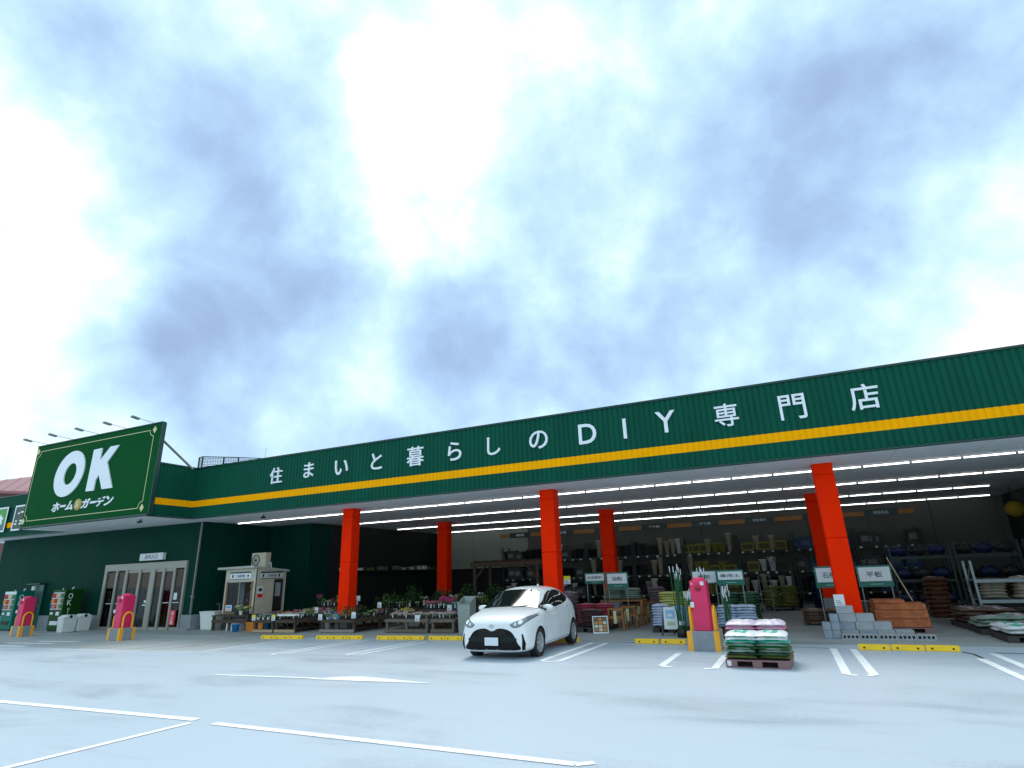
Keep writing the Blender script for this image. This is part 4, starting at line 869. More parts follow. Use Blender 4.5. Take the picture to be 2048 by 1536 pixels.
for k in range(16):
    b = MB(); a = k*2.4; L_ = rd.uniform(.9, 1.4); el = rd.uniform(.3, 1.1)
    pr = None
    for s_ in range(9):
        q = s_/8; p = Vector((cos(a)*L_*q, sin(a)*L_*q, 2.3+L_*(el*q-1.25*q*q)))
        if pr is not None:
            d = (p-pr).normalized(); sd_ = Vector((-sin(a), cos(a), 0))
            for sg in (-1, 1):
                tip = p+sd_*sg*.28*sin(pi*min(1, q+.15))+Vector((0, 0, -.16)); b.add([p, p+d*.05, tip, tip-d*.01], [(0, 1, 2, 3)], 0)
        pr = p
    b.build('frond', m_leafd, r)

# ------------------------------------------------------------------ timber pergola display and grey basket stack
r = thing('pergola', 'dark brown timber pergola frame displayed behind the white car', 'pergola', (-13.6, 25.0, T))
for x in (0, 3.2):
    for y in (0, 1.6): b = MB(); b.box(x, x+.12, y, y+.12, 0, 2.2); b.build('post', m_wood, r)
for y in (0, 1.6): b = MB(); b.box(-.15, 3.5, y+.002, y+.118, 2.2, 2.38); b.build('beam', m_wood, r)
b = MB()
for k in range(7): b.box(.1+k*.5, .16+k*.5, -.2, 1.95, 2.381, 2.46)
b.build('rafter', m_wood, r)
for x, d in ((.12, 1), (3.2, -1)):
    b = MB(); b.tub([(x, .06, 1.7), (x+d*.5, .06, 2.2)], .05, 4, smooth=False); b.build('brace', m_wood, r)
m_bask = mat('translucent_grey_green_plastic', (.30, .36, .34), .4, var=.08)
r = thing('basket_trolley', 'tall grey green plastic bin with an open slanted top left of the white car', 'bin', (-10.2, 18.25, T))
b = MB(); P = [(-.24, -.2), (.24, -.2), (.24, .25), (-.24, .25)]
lo = [(x*.85, y*.85, 0) for x, y in P]; hi = [(x, y, .92 if y < 0 else 1.14) for x, y in P]; ih = [(x*.86, y*.86, z-.01) for x, y, z in hi]; il = [(x*.8, y*.8, .1) for x, y in P]
b.add(lo+hi+ih+il, [(0, 3, 2, 1)] + [(i, (i+1) % 4, 4+(i+1) % 4, 4+i) for i in range(4)] + [(4+i, 4+(i+1) % 4, 8+(i+1) % 4, 8+i) for i in range(4)] + [(8+i, 8+(i+1) % 4, 12+(i+1) % 4, 12+i) for i in range(4)] + [(12, 13, 14, 15)]); b.build('bin_body', m_bask, r)
b = MB(); b.tub([hi[0], hi[1], hi[2], hi[3], hi[0]], .018, 6); b.build('rim', m_bask, r)

# ================================================================== white car
m_car = mat('white_car_paint', (.80, .82, .84), .28, var=0, coat=.6)
m_cglass = mat('dark_tinted_car_glass', (.006, .008, .008), .03, var=0, spec=.5)
m_cblk = mat('black_car_plastic', (.005, .005, .006), .55, var=0, spec=.2)
m_chrome = mat('silver_wheel_paint', (.50, .52, .54), .3, .6, var=0)
m_well = mat('wheel_well_black', (.004, .004, .004), .9, var=0)
m_seamc = mat('car_panel_gap', (.10, .11, .12), .7, var=0)
def make_car():
    ST = [(0.00, .24, .62, .46, .54, .700, .38, .745, .76), (0.05, .18, .79, .46, .69, .750, .50, .81, .83), (0.22, .15, .85, .48, .765, .835, .59, .905, .93), (0.55, .15, .862, .55, .785, .905, .62, .975, 1.0),
          (0.88, .16, .865, .60, .79, .95, .64, 1.01, 1.045), (1.12, .16, .865, .60, .785, .975, .66, 1.02, 1.055), (1.40, .16, .865, .58, .78, .98, .635, 1.185, 1.235), (1.70, .16, .865, .58, .775, .985, .60, 1.36, 1.425),
          (1.98, .16, .865, .58, .775, .99, .575, 1.43, 1.488), (2.45, .16, .865, .58, .77, .985, .56, 1.445, 1.50), (2.85, .16, .865, .60, .765, 1.00, .55, 1.43, 1.485), (3.20, .17, .865, .62, .765, 1.03, .535, 1.385, 1.435),
          (3.48, .18, .865, .62, .755, 1.045, .52, 1.30, 1.345), (3.70, .20, .80, .62, .735, 1.0, .52, 1.16, 1.20), (3.86, .22, .74, .60, .69, .93, .48, 1.0, 1.02), (3.94, .28, .62, .56, .56, .84, .40, .89, .90)]
    vs, fs, n = [], [], 10
    for s, zb, W, zm, xb, zbt, xr, zr, zc in ST:
        half = [(0, zb), (W*.86, zb), (W*.975, zb+.09), (W, zm), (W*.985 if xb > W*.9 else (W+xb)/2, (zm*.45+zbt*.55)), (xb, zbt), ((xb+xr)/2+.022, (zbt+zr)/2), (xr, zr), (xr*.55, zr+(zc-zr)*.78), (0, zc)]
        ring = half + [(-x, z) for x, z in half[-2:0:-1]]
        vs += [(x, s-1.97, z) for x, z in ring]
    m_ = 2*n-2
    for i in range(len(ST)-1):
        for k in range(m_): fs.append((i*m_+k, i*m_+(k+1) % m_, (i+1)*m_+(k+1) % m_, (i+1)*m_+k))
    fs.append(tuple(range(m_))[::-1]); fs.append(tuple((len(ST)-1)*m_+k for k in range(m_)))
    me = bpy.data.meshes.new('c'); me.from_pydata(vs, [], fs); bm = bmesh.new(); bm.from_mesh(me)
    # end caps as quad strips between mirrored points
    for f in [f for f in bm.faces if len(f.verts) == m_]:
        v = list(f.verts)
        ring = sorted(v, key=lambda q: q.index); bm.faces.remove(f)
        for k in range(0, n-1):
            a, b_ = ring[k], ring[k+1]; c = ring[(m_-k-1) % m_] if k+1 < n-1 else ring[k+1]; d = ring[(m_-k) % m_]
            q = []
            for w_ in (a, b_, c, d):
                if w_ not in q: q.append(w_)
            if len(q) >= 3:
                try: bm.faces.new(q)
                except ValueError: pass
    bmesh.ops.recalc_face_normals(bm, faces=bm.faces); bm.to_mesh(me); bm.free()
    o = bpy.data.objects.new('c', me); COL.objects.link(o); me.materials.append(m_car); me.materials.append(m_well)
    su = o.modifiers.new('s', 'SUBSURF'); su.levels = 2; su.render_levels = 2
    cut = []
    for s in (.80, 3.33):
        b = MB(); b.lathe([(0, -1), (.345, -1), (.345, 1), (0, 1)], 40, (0, s-1.97, .315), axis='x', m=0); cm = b.mesh('k', m_well)
        co = bpy.data.objects.new('k', cm); COL.objects.link(co); cut.append(co)
        bo = o.modifiers.new('b', 'BOOLEAN'); bo.object = co; bo.operation = 'DIFFERENCE'; bo.solver = 'EXACT'; bo.material_mode = 'TRANSFER'
    dg = bpy.context.evaluated_depsgraph_get()
    # body without arches, for projecting the windows and lamps
    for md in o.modifiers:
        if md.type == 'BOOLEAN': md.show_viewport = False
    dg.update(); ev = o.evaluated_get(dg); m0 = bpy.data.meshes.new_from_object(ev); bmm = bmesh.new(); bmm.from_mesh(m0); tree = BVHTree.FromBMesh(bmm); bmm.free()
    for md in o.modifiers: md.show_viewport = True
    dg.update(); body = bpy.data.meshes.new_from_object(o.evaluated_get(dg))
    for q in cut + [o]: bpy.data.objects.remove(q)
    body.polygons.foreach_set('use_smooth', [True]*len(body.polygons)); body.update()
    try: body.set_sharp_from_angle(angle=R(42))
    except Exception: pass
    return body, tree
car_body, TR = make_car()
def patch(poly, direction, off=.004, step=.05, thick=0.0):
    """a panel cut to an outline and laid on the body; outline in (x,z) for front, (y,z) for side"""
    bm = bmesh.new(); side = direction == 'side'
    vs = [bm.verts.new((0, a, z) if side else (a, 0, z)) for a, z in poly]; bm.faces.new(vs)
    ax = 1 if side else 0
    for k_ax in (ax, 2):
        lo_ = min(v.co[k_ax] for v in bm.verts); hi_ = max(v.co[k_ax] for v in bm.verts); q = lo_+step
        while q < hi_:
            no = [0, 0, 0]; no[k_ax] = 1; co = [0, 0, 0]; co[k_ax] = q
            bmesh.ops.bisect_plane(bm, geom=bm.verts[:]+bm.edges[:]+bm.faces[:], plane_co=co, plane_no=no); q += step
    bmesh.ops.triangulate(bm, faces=bm.faces)
    for v in bm.verts:
        if side: o_, d = Vector((1.5, v.co.y, v.co.z)), Vector((-1, 0, 0))
        elif direction == 'rear': o_, d = Vector((v.co.x, 3, v.co.z)), Vector((0, -1, 0))
        else: o_, d = Vector((v.co.x, -3, v.co.z)), Vector((0, 1, 0))
        h, nn, _, _ = TR.ray_cast(o_, d)
        if h is None:
            h, nn, _, _ = TR.find_nearest(Vector((o_.x if not side else .8, v.co.y if side else -1.9, v.co.z)))
        if nn.dot(d) > 0: nn = -nn
        v.co = h + nn*off
    b = MB(); b.v = [tuple(v.co) for v in bm.verts]; bm.verts.index_update(); b.f = [tuple(v.index for v in f.verts) for f in bm.faces]; b.m = [0]*len(b.f); b.sm = [True]*len(b.f); bm.free()
    return b
def mirror(b):
    c = MB(); c.v = [(-x, y, z) for x, y, z in b.v]; c.f = [f[::-1] for f in b.f]; c.m = b.m[:]; c.sm = b.sm[:]; return c
def curve(pts, n=6):
    """Catmull-Rom through a closed outline"""
    out = []; N_ = len(pts)
    for i in range(N_):
        p0, p1, p2, p3 = [Vector(pts[(i+k-1) % N_]) for k in range(4)]
        for j in range(n):
            t_ = j/n; out.append(tuple(.5*((2*p1)+(p2-p0)*t_+(2*p0-5*p1+4*p2-p3)*t_**2+(3*p1-p0-3*p2+p3)*t_**3)))
    return out
car = thing('parked_car', 'white five door hatchback parked nose out between the flower tables and the pink post', 'car', (-6.32, 14.33, gz(14.4)+.002), R(1.5))
put('body', car_body, car)
Y = lambda s: s-1.97
wsb = patch([(-.71, 1.02), (-.4, 1.06), (0, 1.07), (.4, 1.06), (.71, 1.02), (.65, 1.18), (.57, 1.32), (.54, 1.385), (.3, 1.42), (0, 1.43), (-.3, 1.42), (-.54, 1.385), (-.57, 1.32), (-.65, 1.18)], 'front', .004)
# an even, gently curved pane through the projected outline
import numpy as np
A_ = np.array([[1, z, z*z, x*x, x**4] for x, y, z in wsb.v]); co_ = np.linalg.lstsq(A_, np.array([y for x, y, z in wsb.v]), rcond=None)[0]
fit = A_ @ co_; co_[3] *= .55; co_[4] *= .3; fit = A_ @ co_; lift = max(0.0, float(np.percentile(fit-np.array([y for x, y, z in wsb.v]), 97)))
wsb.v = [(v[0], float(fit[i])-lift*.9, v[2]) for i, v in enumerate(wsb.v)]
wsb.build('windshield', m_cglass, car)
sw = curve([(Y(1.12), 1.01), (Y(1.5), 1.17), (Y(1.85), 1.315), (Y(2.3), 1.385), (Y(2.8), 1.37), (Y(3.15), 1.30), (Y(3.30), 1.18), (Y(3.12), 1.085), (Y(2.6), 1.02), (Y(1.9), .995), (Y(1.4), .985)], 5)
b = patch(sw, 'side', .004); b.build('side_window', m_cglass, car); mirror(b).build('side_window', m_cglass, car)
b = patch([(Y(2.16), .99), (Y(2.24), .99), (Y(2.24), 1.385), (Y(2.16), 1.38)], 'side', .008); b.build('door_pillar', m_cblk, car); mirror(b).build('door_pillar', m_cblk, car)
patch(curve([(-.46, 1.08), (0, 1.07), (.46, 1.08), (.48, 1.25), (.40, 1.34), (0, 1.37), (-.40, 1.34), (-.48, 1.25)], 4), 'rear', .004).build('rear_window', m_cglass, car)
gl = curve([(-.64, .235), (-.60, .38), (-.50, .56), (-.36, .645), (-.16, .665), (0, .61), (.16, .665), (.36, .645), (.50, .56), (.60, .38), (.64, .235), (0, .23)], 4)
patch(gl, 'front', .004, .04).build('grille', m_cblk, car)
for z in (.54, .58, .62):
    patch([(-.33, z), (-.05, z-.02), (.05, z-.02), (.33, z), (.33, z+.010), (.05, z-.01), (-.05, z-.01), (-.33, z+.010)], 'front', .012, .05).build('grille_bar', mat('grille_bar_grey', (.03, .03, .032), .5, var=0), car)
patch(curve([(-.46, .50), (.46, .50), (.54, .40), (0, .37), (-.54, .40)], 4), 'front', .010, .05).build('lower_bumper_bar', mat('charcoal_green_bumper', (.012, .018, .018), .6, var=0, spec=.2), car)
hl = [(.45, .745), (.53, .695), (.65, .71), (.745, .785), (.79, .86), (.795, .91), (.73, .885), (.61, .83), (.51, .785)]
b = patch(curve(hl, 3), 'front', .006, .03); mg = mat('clear_grey_headlight', (.26, .28, .31), .08, .3, var=0)
mb_ = mat('headlight_black_edge', (.03, .03, .035), .2, var=0)
hb = patch(curve([(x+(x-.60)*.10, z+(z-.80)*.14) for x, z in hl], 3), 'front', .003, .03)
for mir in (False, True):
    bb_, hb_ = (mirror(b), mirror(hb)) if mir else (b, hb)
    o = bb_.build('headlight', mg, car); c = hb_.build('bezel', mb_, car); c.parent = o
    sx = -1 if mir else 1
    for x, z, r_r, nm in ((.655, .785, .042, 'lamp_lens'), (.555, .748, .026, 'lamp_lens')):
        pb = patch([(x+r_r*cos(2*pi*k/12), z+r_r*sin(2*pi*k/12)) for k in range(12)], 'front', .012, .02)
        if mir: pb = mirror(pb)
        c = pb.build(nm, mat('bright_lens', (.85, .88, .9), .1, var=0), car); c.parent = o
b = patch([(.69, .22), (.75, .24), (.775, .36), (.73, .54), (.70, .56), (.71, .42), (.70, .30)], 'front', .006, .03); b.build('fog_lamp_trim', m_cblk, car); mirror(b).build('fog_lamp_trim', m_cblk, car)
# emblem
b = MB()
for rx, rz_, cz in ((.062, .042, 0), (.022, .040, 0), (.042, .016, .012)):
    vs = []; n = 24
    for k in range(n):
        a = 2*pi*k/n
        for q in (1.0, .80 if rx > .05 else .65): vs.append((rx*q*cos(a), -.012, cz+rz_*q*sin(a)))
    b.add(vs, [(2*k, 2*k+1, (2*k+3) % (2*n), (2*k+2) % (2*n)) for k in range(n)])
h, nn, _, _ = TR.ray_cast(Vector((0, -3, .705)), Vector((0, 1, 0)))
b.v = [(x, h.y-.01+y-(z)*.2, .71+z) for x, y, z in b.v]; b.build('emblem', m_chrome, car)
h, nn, _, _ = TR.ray_cast(Vector((0, -3, .40)), Vector((0, 1, 0)))
b = MB(); b.box(-.165, .165, h.y-.045, h.y-.03, .32, .485); pl_ = b.build('number_plate', m_whitep, car, bevel=.004)
b = MB(); b.box(-.18, .18, h.y-.0295, h.y-.005, .31, .495); c = b.build('plate_holder', m_cblk, car)
# seams, handles, mirrors, wipers, antenna
def seam(pts, w_=.007):
    out = MB()
    for (a, z), (a2, z2) in zip(pts, pts[1:]):
        d = Vector((a2-a, z2-z)).normalized(); n_v = Vector((-d.y, d.x))*w_/2
        pb = patch([(a+n_v.x, z+n_v.y), (a2+n_v.x, z2+n_v.y), (a2-n_v.x, z2-n_v.y), (a-n_v.x, z-n_v.y)], 'side', .003, .06); o_ = len(out.v); out.v += pb.v
        out.f += [tuple(i+o_ for i in f) for f in pb.f]; out.m += pb.m; out.sm += pb.sm
    return out
for pts in ([(Y(1.14), .99), (Y(1.17), .7), (Y(1.2), .40), (Y(1.28), .27)], [(Y(2.22), .97), (Y(2.24), .6), (Y(2.22), .27)], [(Y(3.16), 1.09), (Y(3.06), .85), (Y(2.92), .66), (Y(2.84), .45), (Y(2.80), .27)], [(Y(1.28), .27), (Y(2.80), .27)]):
    b = seam(pts); b.build('door_seam', m_seamc, car); mirror(b).build('door_seam', m_seamc, car)
for y, z in ((Y(1.98), .83), (Y(2.98), .98)):
    h, nn, _, _ = TR.ray_cast(Vector((1.5, y, z)), Vector((-1, 0, 0)))
    b = MB(); b.box(h.x+.002, h.x+.035, y-.09, y+.09, z-.018, z+.018); b.build('door_handle', m_car, car, bevel=.01)
    c = MB(); c.box(-h.x-.035, -h.x-.002, y-.09, y+.09, z-.018, z+.018); c.build('door_handle', m_car, car, bevel=.01)
for sx in (1, -1):
    b = MB()
    prof = [(0, -.11), (.05, -.10), (.082, -.05), (.088, 0), (.082, .05), (.05, .09), (0, .10)]
    b.lathe(prof, 16, (0, 0, 0), axis='x'); b.v = [(sx*(.86+x*1.35), Y(1.36)+y*.6, 1.02+z*.78) for x, y, z in b.v]; o = b.build('wing_mirror', m_car, car)
    b = MB(); b.box(*sorted((sx*.745, sx*.84)), Y(1.28), Y(1.38), .965, 1.0); c = b.build('mirror_arm', m_cblk, car); c.parent = o
    b = MB()
    wp = [(sx*.52, .0), (sx*.2, .0), (sx*-.05, .0)]
    pr = []
    for k in range(9):
        x = (-.42 if sx > 0 else .12)+.5*k/8; hh, nn, _, _ = TR.ray_cast(Vector((x, -3, 1.045+.03*k/8)), Vector((0, 1, 0))); pr.append(hh+Vector((0, -.02, .015)))
    b.tub(pr, .010, 6); b.build('wiper', m_cblk, car)
b = MB(); b.lathe([(.035, 0), (.025, .03), (0, .055)], 10, (0, Y(3.0), 1.478)); b.build('roof_antenna', m_car, car)
h, nn, _, _ = TR.ray_cast(Vector((.0, -3, 1.30)), Vector((0, 1, 0)))
b = MB(); b.box(-.11, .11, h.y+.1, h.y+.13, 1.28, 1.34); b.build('inner_mirror', mat('inner_mirror_grey', (.3, .33, .33), .2, var=0), car)
b = MB(); b.lathe([(.265, -.10), (.30, -.095), (.312, -.06), (.312, .06), (.30, .095), (.265, .10), (.215, .085), (.215, -.085), (.265, -.10)], 40, axis='x'); 
for k in range(40):
    a = 2*pi*k/40; b.box(-.085, .085, -.004, .004, .311, .316, 0, Matrix.Rotation(a, 4, 'X'))
tyre_me = b.mesh('tyre', m_blk)
b = MB(); b.lathe([(.215, .075), (.205, .088), (.192, .082), (.185, .04)], 40, axis='x', m=0); b.lathe([(.19, .045), (0, .045)], 32, axis='x', m=1); b.lathe([(.045, .05), (.045, .085), (.035, .09), (0, .09)], 20, axis='x', m=0)
for k in range(8):
    Mx = Matrix.Rotation(2*pi*k/8, 4, 'X')
    p = [(-.030, .03), (-.012, .195), (.040, .195), (.030, .03)]
    vs = [Mx @ Vector((xx, y, z)) for xx in (.052, .082) for y, z in p]
    b.add(vs, [(0, 1, 2, 3), (4, 7, 6, 5), (0, 4, 5, 1), (1, 5, 6, 2), (2, 6, 7, 3), (3, 7, 4, 0)], 0)
rim_me = b.mesh('rim', [m_chrome, m_cblk])
for s in (.80, 3.33):
    for sx in (1, -1):
        r = bpy.data.objects.new('wheel', None); COL.objects.link(r); r.parent = car; r.location = (sx*.755, Y(s), .315); r.rotation_euler = (0, 0, 0 if sx > 0 else pi)
        put('tyre', tyre_me, r); put('rim', rim_me, r)

# ================================================================== bags, stacks and goods on the right
def bag_mesh(w_, d_, h_b, seed, m1, m2, m3, lab=True):
    rd = random.Random(seed); b = MB(); nx, ny = 14, 10; g = {}
    f1, f2 = rd.uniform(4, 8), rd.uniform(0, 6)
    for j in range(ny+1):
        for i in range(nx+1):
            u, v = i/nx*2-1, j/ny*2-1
            q = (max(0, 1-abs(u)**4)*max(0, 1-abs(v)**4))**.5
            z = h_b*(q*(.82+.16*sin(u*f1+f2)*cos(v*4+f2)+.08*sin(u*11+v*7+f1))+rd.uniform(-.09, .09)*q)
            sx = 1+rd.uniform(-.03, .03); x, y = u*w_/2*sx*(1-.05*v*v), v*d_/2*sx*(1-.06*u*u)
            g[i, j, 1] = len(b.v); b.v.append((x, y, h_b*.5+z*.5+(-.012*abs(u)**3)))
            g[i, j, 0] = len(b.v); b.v.append((x, y, h_b*.5-z*.42-(.015*abs(u)**3)))
    for j in range(ny):
        for i in range(nx):
            u, v = (i+.5)/nx*2-1, (j+.5)/ny*2-1
            mi = 0
            if lab:
                if abs(u) < .5 and abs(v) < .55: mi = 1
                if -.3 < u < .1 and abs(v) < .25: mi = 2
            for s_ in (1, 0):
                f = (g[i, j, s_], g[i+1, j, s_], g[i+1, j+1, s_], g[i, j+1, s_]); b.f.append(f if s_ else f[::-1]); b.m.append(mi if s_ else (1 if (lab and abs(u) < .4 and j == 0) else 0)); b.sm.append(True)
    return b.mesh('bag', [m1, m2, m3])
def bagmat(n_, c_, rough=.38): return mat(n_, c_, rough, var=.16, scale=7, bump=.6, bscale=13)
bc = {'white': (.72, .74, .76), 'teal': (.05, .45, .33), 'green': (.06, .17, .05), 'olive': (.16, .17, .05), 'pink': (.62, .24, .36), 'lilac': (.60, .50, .62), 'bluewhite': (.45, .52, .68), 'yellow': (.52, .50, .16), 'maroon': (.10, .045, .055), 'greymaroon': (.24, .17, .20), 'red': (.42, .06, .10), 'darkgreen': (.03, .09, .05), 'greygreen': (.22, .30, .24), 'beige': (.40, .34, .26), 'brown': (.13, .08, .06), 'black': (.02, .02, .022), 'orange': (.07, .022, .010), 'navy': (.010, .018, .07)}
BMt = {k: bagmat(k+'_film', v) for k, v in bc.items()}
_bg = {}
def bagset(a, b_, c, w_, d_, h_b, lab=True):
    k = (a, b_, c, w_, d_, h_b)
    if k not in _bg: _bg[k] = [bag_mesh(w_, d_, h_b, s_+7*len(_bg), BMt[a], BMt[b_], BMt[c], lab) for s_ in range(3)]
    return _bg[k]
def stack(cols, x0, y0, z0, w_, d_, n, h_b, nx, ny, lab, grp, rz=0, jit=.025, name='bag', taper=0.0):
    ms = bagset(*cols, w_*1.05, d_*1.05, h_b*1.55)
    for k in range(n):
        for i in range(nx):
            for j in range(ny):
                if k == n-1 and random.random() < .12 and nx*ny > 2: continue
                x = (i+.5-nx/2)*w_*(1-taper*k/n); y = (j+.5-ny/2)*d_*(1-taper*k/n)
                o = put(name, random.choice(ms), None, (x0+x*cos(rz)-y*sin(rz)+random.uniform(-jit, jit), y0+x*sin(rz)+y*cos(rz)+random.uniform(-jit, jit), z0+k*h_b), rz+random.choice((0, pi))+random.uniform(-.05, .05))
                o.rotation_euler.x = random.uniform(-.02, .02); tag(o, lab, 'bag', grp)
m_pal = mat('mauve_plastic_pallet', (.25, .13, .14), .6, var=.12); m_palk = mat('dark_pallet', (.04, .035, .035), .7, var=.15)
def pallet(x, y, w_, d_, m, lab, rz=0, z=None, h=.14):
    r = thing('pallet', lab, 'pallet', (x, y, gz(y)+.004 if z is None else z), rz)
    b = MB(); b.box(-w_/2, w_/2, -d_/2, d_/2, h-.025, h)
    b.build('deck', m, r)
    for q in (-1, 0, 1):
        hw = .10 if q else .08
        b = MB(); cx = q*(w_/2-.1); b.box(cx-hw, cx+hw, -d_/2, d_/2, .02, h-.026); b.build('runner', m, r)
    b = MB(); b.box(-w_/2, w_/2, -d_/2, -d_/2+.1, 0, .019); b.box(-w_/2, w_/2, d_/2-.1, d_/2, 0, .019); b.box(-w_/2, w_/2, -.05, .05, 0, .019); b.build('bottom_board', m, r)
    return r
# front pallet
PX, PYc = -.80, 12.86
r = pallet(PX, PYc, 1.1, 1.1, m_pal, 'mauve plastic pallet standing alone on the paving with bags of soil on it', R(-3)); zt_ = gz(PYc)+.148
b = MB(); b.box(-.52, -.45, -.556, -.551, .035, .12); b.build('sticker', m_whitep, r)
for lv, (cl, hb_) in enumerate(((('olive', 'green', 'olive'), 0), (('darkgreen', 'olive', 'green'), 0), (('greygreen', 'white', 'green'), 0), (('green', 'white', 'teal'), 0), (('greygreen', 'teal', 'white'), 0), (('teal', 'white', 'green'), 0))):
    for i in range(2):
        for j in range(2):
            o = put('bag', random.choice(bagset(*cl, .58, .57, .085)), None, (PX-.27+.54*i+random.uniform(-.035, .035), PYc-.27+.54*j+random.uniform(-.02, .02), zt_+lv*.052), R(-3)+random.uniform(-.05, .05))
            tag(o, 'green film bag of soil in the lower layers of the front pallet', 'bag', 'green bags in the lower layers of the front pallet')
for lv in range(2):
    for i in range(2):
        o = put('bag', random.choice(bagset('white', 'teal', 'white', .58, .55, .105)), None, (PX-.27+.54*i+random.uniform(-.02, .02), PYc-.27, zt_+.31+lv*.06), R(-3)+random.uniform(-.07, .07)); o.rotation_euler.x = .06
        tag(o, ('left', 'right')[i]+(' white and teal bag, lower of two at the front of the pallet' if lv == 0 else ' white and teal bag lying on top at the front of the pallet'), 'bag', 'white and teal bags on the front pallet')
        o = put('bag', random.choice(bagset('darkgreen', 'teal', 'white', .58, .56, .12)), None, (PX-.27+.54*i, PYc+.27, zt_+.31+lv*.065), R(-3)); tag(o, 'green bag under the pink ones at the back of the front pallet', 'bag', 'green bags under the pink ones')
for lv in range(2):
    for i in range(2):
        o = put('bag', random.choice(bagset('pink', 'lilac', 'white', .58, .56, .13) if lv == 0 else bagset('lilac', 'white', 'pink', .58, .56, .13)), None, (PX-.27+.54*i+random.uniform(-.02, .02), PYc+.2, zt_+.43+lv*.075), R(-3)+random.uniform(-.07, .07)); o.rotation_euler.x = .03
        tag(o, ('left', 'right')[i]+(' pink bag, lower of two at the back of the front pallet' if lv == 0 else ' pink and white bag topmost on the front pallet'), 'bag', 'pink bags on the front pallet')

# stands with section signs
def sstand(x0, x1, z0, z1, y, s, lab, zleg=None, band=.16):
    r = thing('section_sign', lab, 'sign', ((x0+x1)/2, y, FL)); w2 = (x1-x0)/2; z0 -= FL; z1 -= FL
    b = MB(); b.box(-w2-.03, w2+.03, 0, .03, z0, z1); b.build('board', m_trim if band < .1 else mat('green_sign_board', (.005, .14, .10), .4, var=.05), r)
    b = MB(); b.box(-w2+.02, w2-.01, -.012, -.001, z0+band, z1-.05, 0); h = z1-.05-z0-band
    text(b, s, -w2*.5 if len(s) < 3 else -w2*.78, w2*.5 if len(s) < 3 else w2*.78, z0+band+h*.28, z0+band+h*.70, -.0125, 1, .012, .004); b.build('name_plate', [m_whitep, m_ink], r)
    b = MB(); b.box(-w2*.35, w2*.45, -.004, -.001, z0+band*.42, z0+band*.54); b.build('small_line', mat('pale_teal_line', (.2, .5, .4), .5), r)
    for sx in (-1, 1): b = MB(); b.box(sx*(w2-.04)-.015, sx*(w2-.04)+.015, .031, .06, .02, z1-.1); b.build('leg', m_grymetal, r)
sstand(-6.80, -6.10, 1.17, 1.55, 21.0, '化成肥料', 'green framed sign reading chemical fertiliser behind the car roof', band=.1)
sstand(-5.98, -5.25, 1.0, 1.54, 20.9, '油粕', 'green framed sign with two characters above the pale blue bags')
sstand(-2.95, -2.20, 1.08, 1.52, 20.3, '堆肥', 'sign partly hidden behind the pink post and green poles', band=.05)
sstand(-2.13, -1.38, 1.05, 1.50, 20.0, '専用土', 'green framed sign with three characters above the dark green bags')
sstand(.68, 1.40, .88, 1.51, 21.0, '石材', 'green framed sign partly hidden by the right orange column')
sstand(1.83, 2.68, .88, 1.49, 21.0, '平板', 'green framed sign just right of the right orange column')
card(-7.15, 20.0, 1.2, 'yellow price card just right of the middle orange column', yl, 1.6)
# left group behind the car
pallet(-6.05, 19.2, .8, .95, m_palk, 'dark pallet under the black and grey bags behind the car')
stack(('maroon', 'greymaroon', 'black'), -6.05, 19.1, FL+.15, .70, .45, 8, .062, 1, 1, 'dark maroon bag in the low stack right behind the car', 'dark maroon bags in the low stack')
pallet(-6.25, 20.15, 1.3, .8, m_palk, 'dark pallet under the red bags behind the low dark stack')
stack(('red', 'pink', 'white'), -6.2, 20.1, FL+.15, .62, .42, 10, .062, 2, 1, 'red and pink bag in the stack behind the dark maroon bags', 'red bags behind the dark maroon stack')
stack(('greymaroon', 'lilac', 'maroon'), -7.35, 20.6, FL+.02, .62, .45, 16, .07, 1, 1, 'grey purple bag in the tall stack just right of the middle orange column', 'grey purple bags in the tall stack')
r = thing('wooden_rack', 'wooden rack carrying the pale blue green bags, with posts at its side', 'rack', (-5.6, 21.55, T))
b = MB(); b.box(-.75, .75, -.4, .4, .78, .83); b.box(-.75, .75, -.4, .4, .3, .34); b.build('shelf', m_woodo, r)
for x in (-.75, .67):
    for y in (-.4, .32): b = MB(); b.box(x, x+.08, y, y+.08, 0, .78 if False else .779); b.build('leg', m_woodo, r)
stack(('greygreen', 'bluewhite', 'teal'), -5.6, 21.5, T+.84, .62, .42, 5, .07, 2, 1, 'pale blue green bag on the wooden rack under the two character sign', 'pale blue green bags on the wooden rack')
stack(('greymaroon', 'greygreen', 'brown'), -5.0, 24.5, T, .62, .45, 15, .075, 1, 1, 'grey brown bag in the tall stack deep behind the sign', 'grey brown bags deep behind the sign')
for i, (x, y) in enumerate(((-5.35, 19.55), (-5.2, 20.6), (-5.1, 21.8), (-5.05, 23.0))):
    r = thing('wooden_stand', ('nearest', 'second', 'third', 'farthest')[i]+' orange brown wooden stool stand in the row along the aisle', 'stand', (x, y, T), R(4), 'wooden stands along the aisle')
    b = MB(); b.box(-.25, .25, -.28, .28, .62, .66); b.box(-.25, .25, -.28, -.25, .36, .44); b.box(.22, .25, -.25, .28, .36, .44); b.build('top', m_woodo, r)
    for sx in (-1, 1):
        for sy in (-1, 1): b = MB(); b.tub([(sx*.27, sy*.29, 0), (sx*.21, sy*.24, .62)], .032, 4, smooth=False); b.build('leg', m_woodo, r)
    b = MB(); b.box(-.06, .04, -.305, -.295, .22, .60); b.box(.265, .275, -.1, 0, .2, .58); b.build('tag', m_cream, r)
r = thing('poster_board', 'leaning framed poster with plant pictures at the foot of the dark bags', 'poster', (-5.62, 18.55, T), R(20))
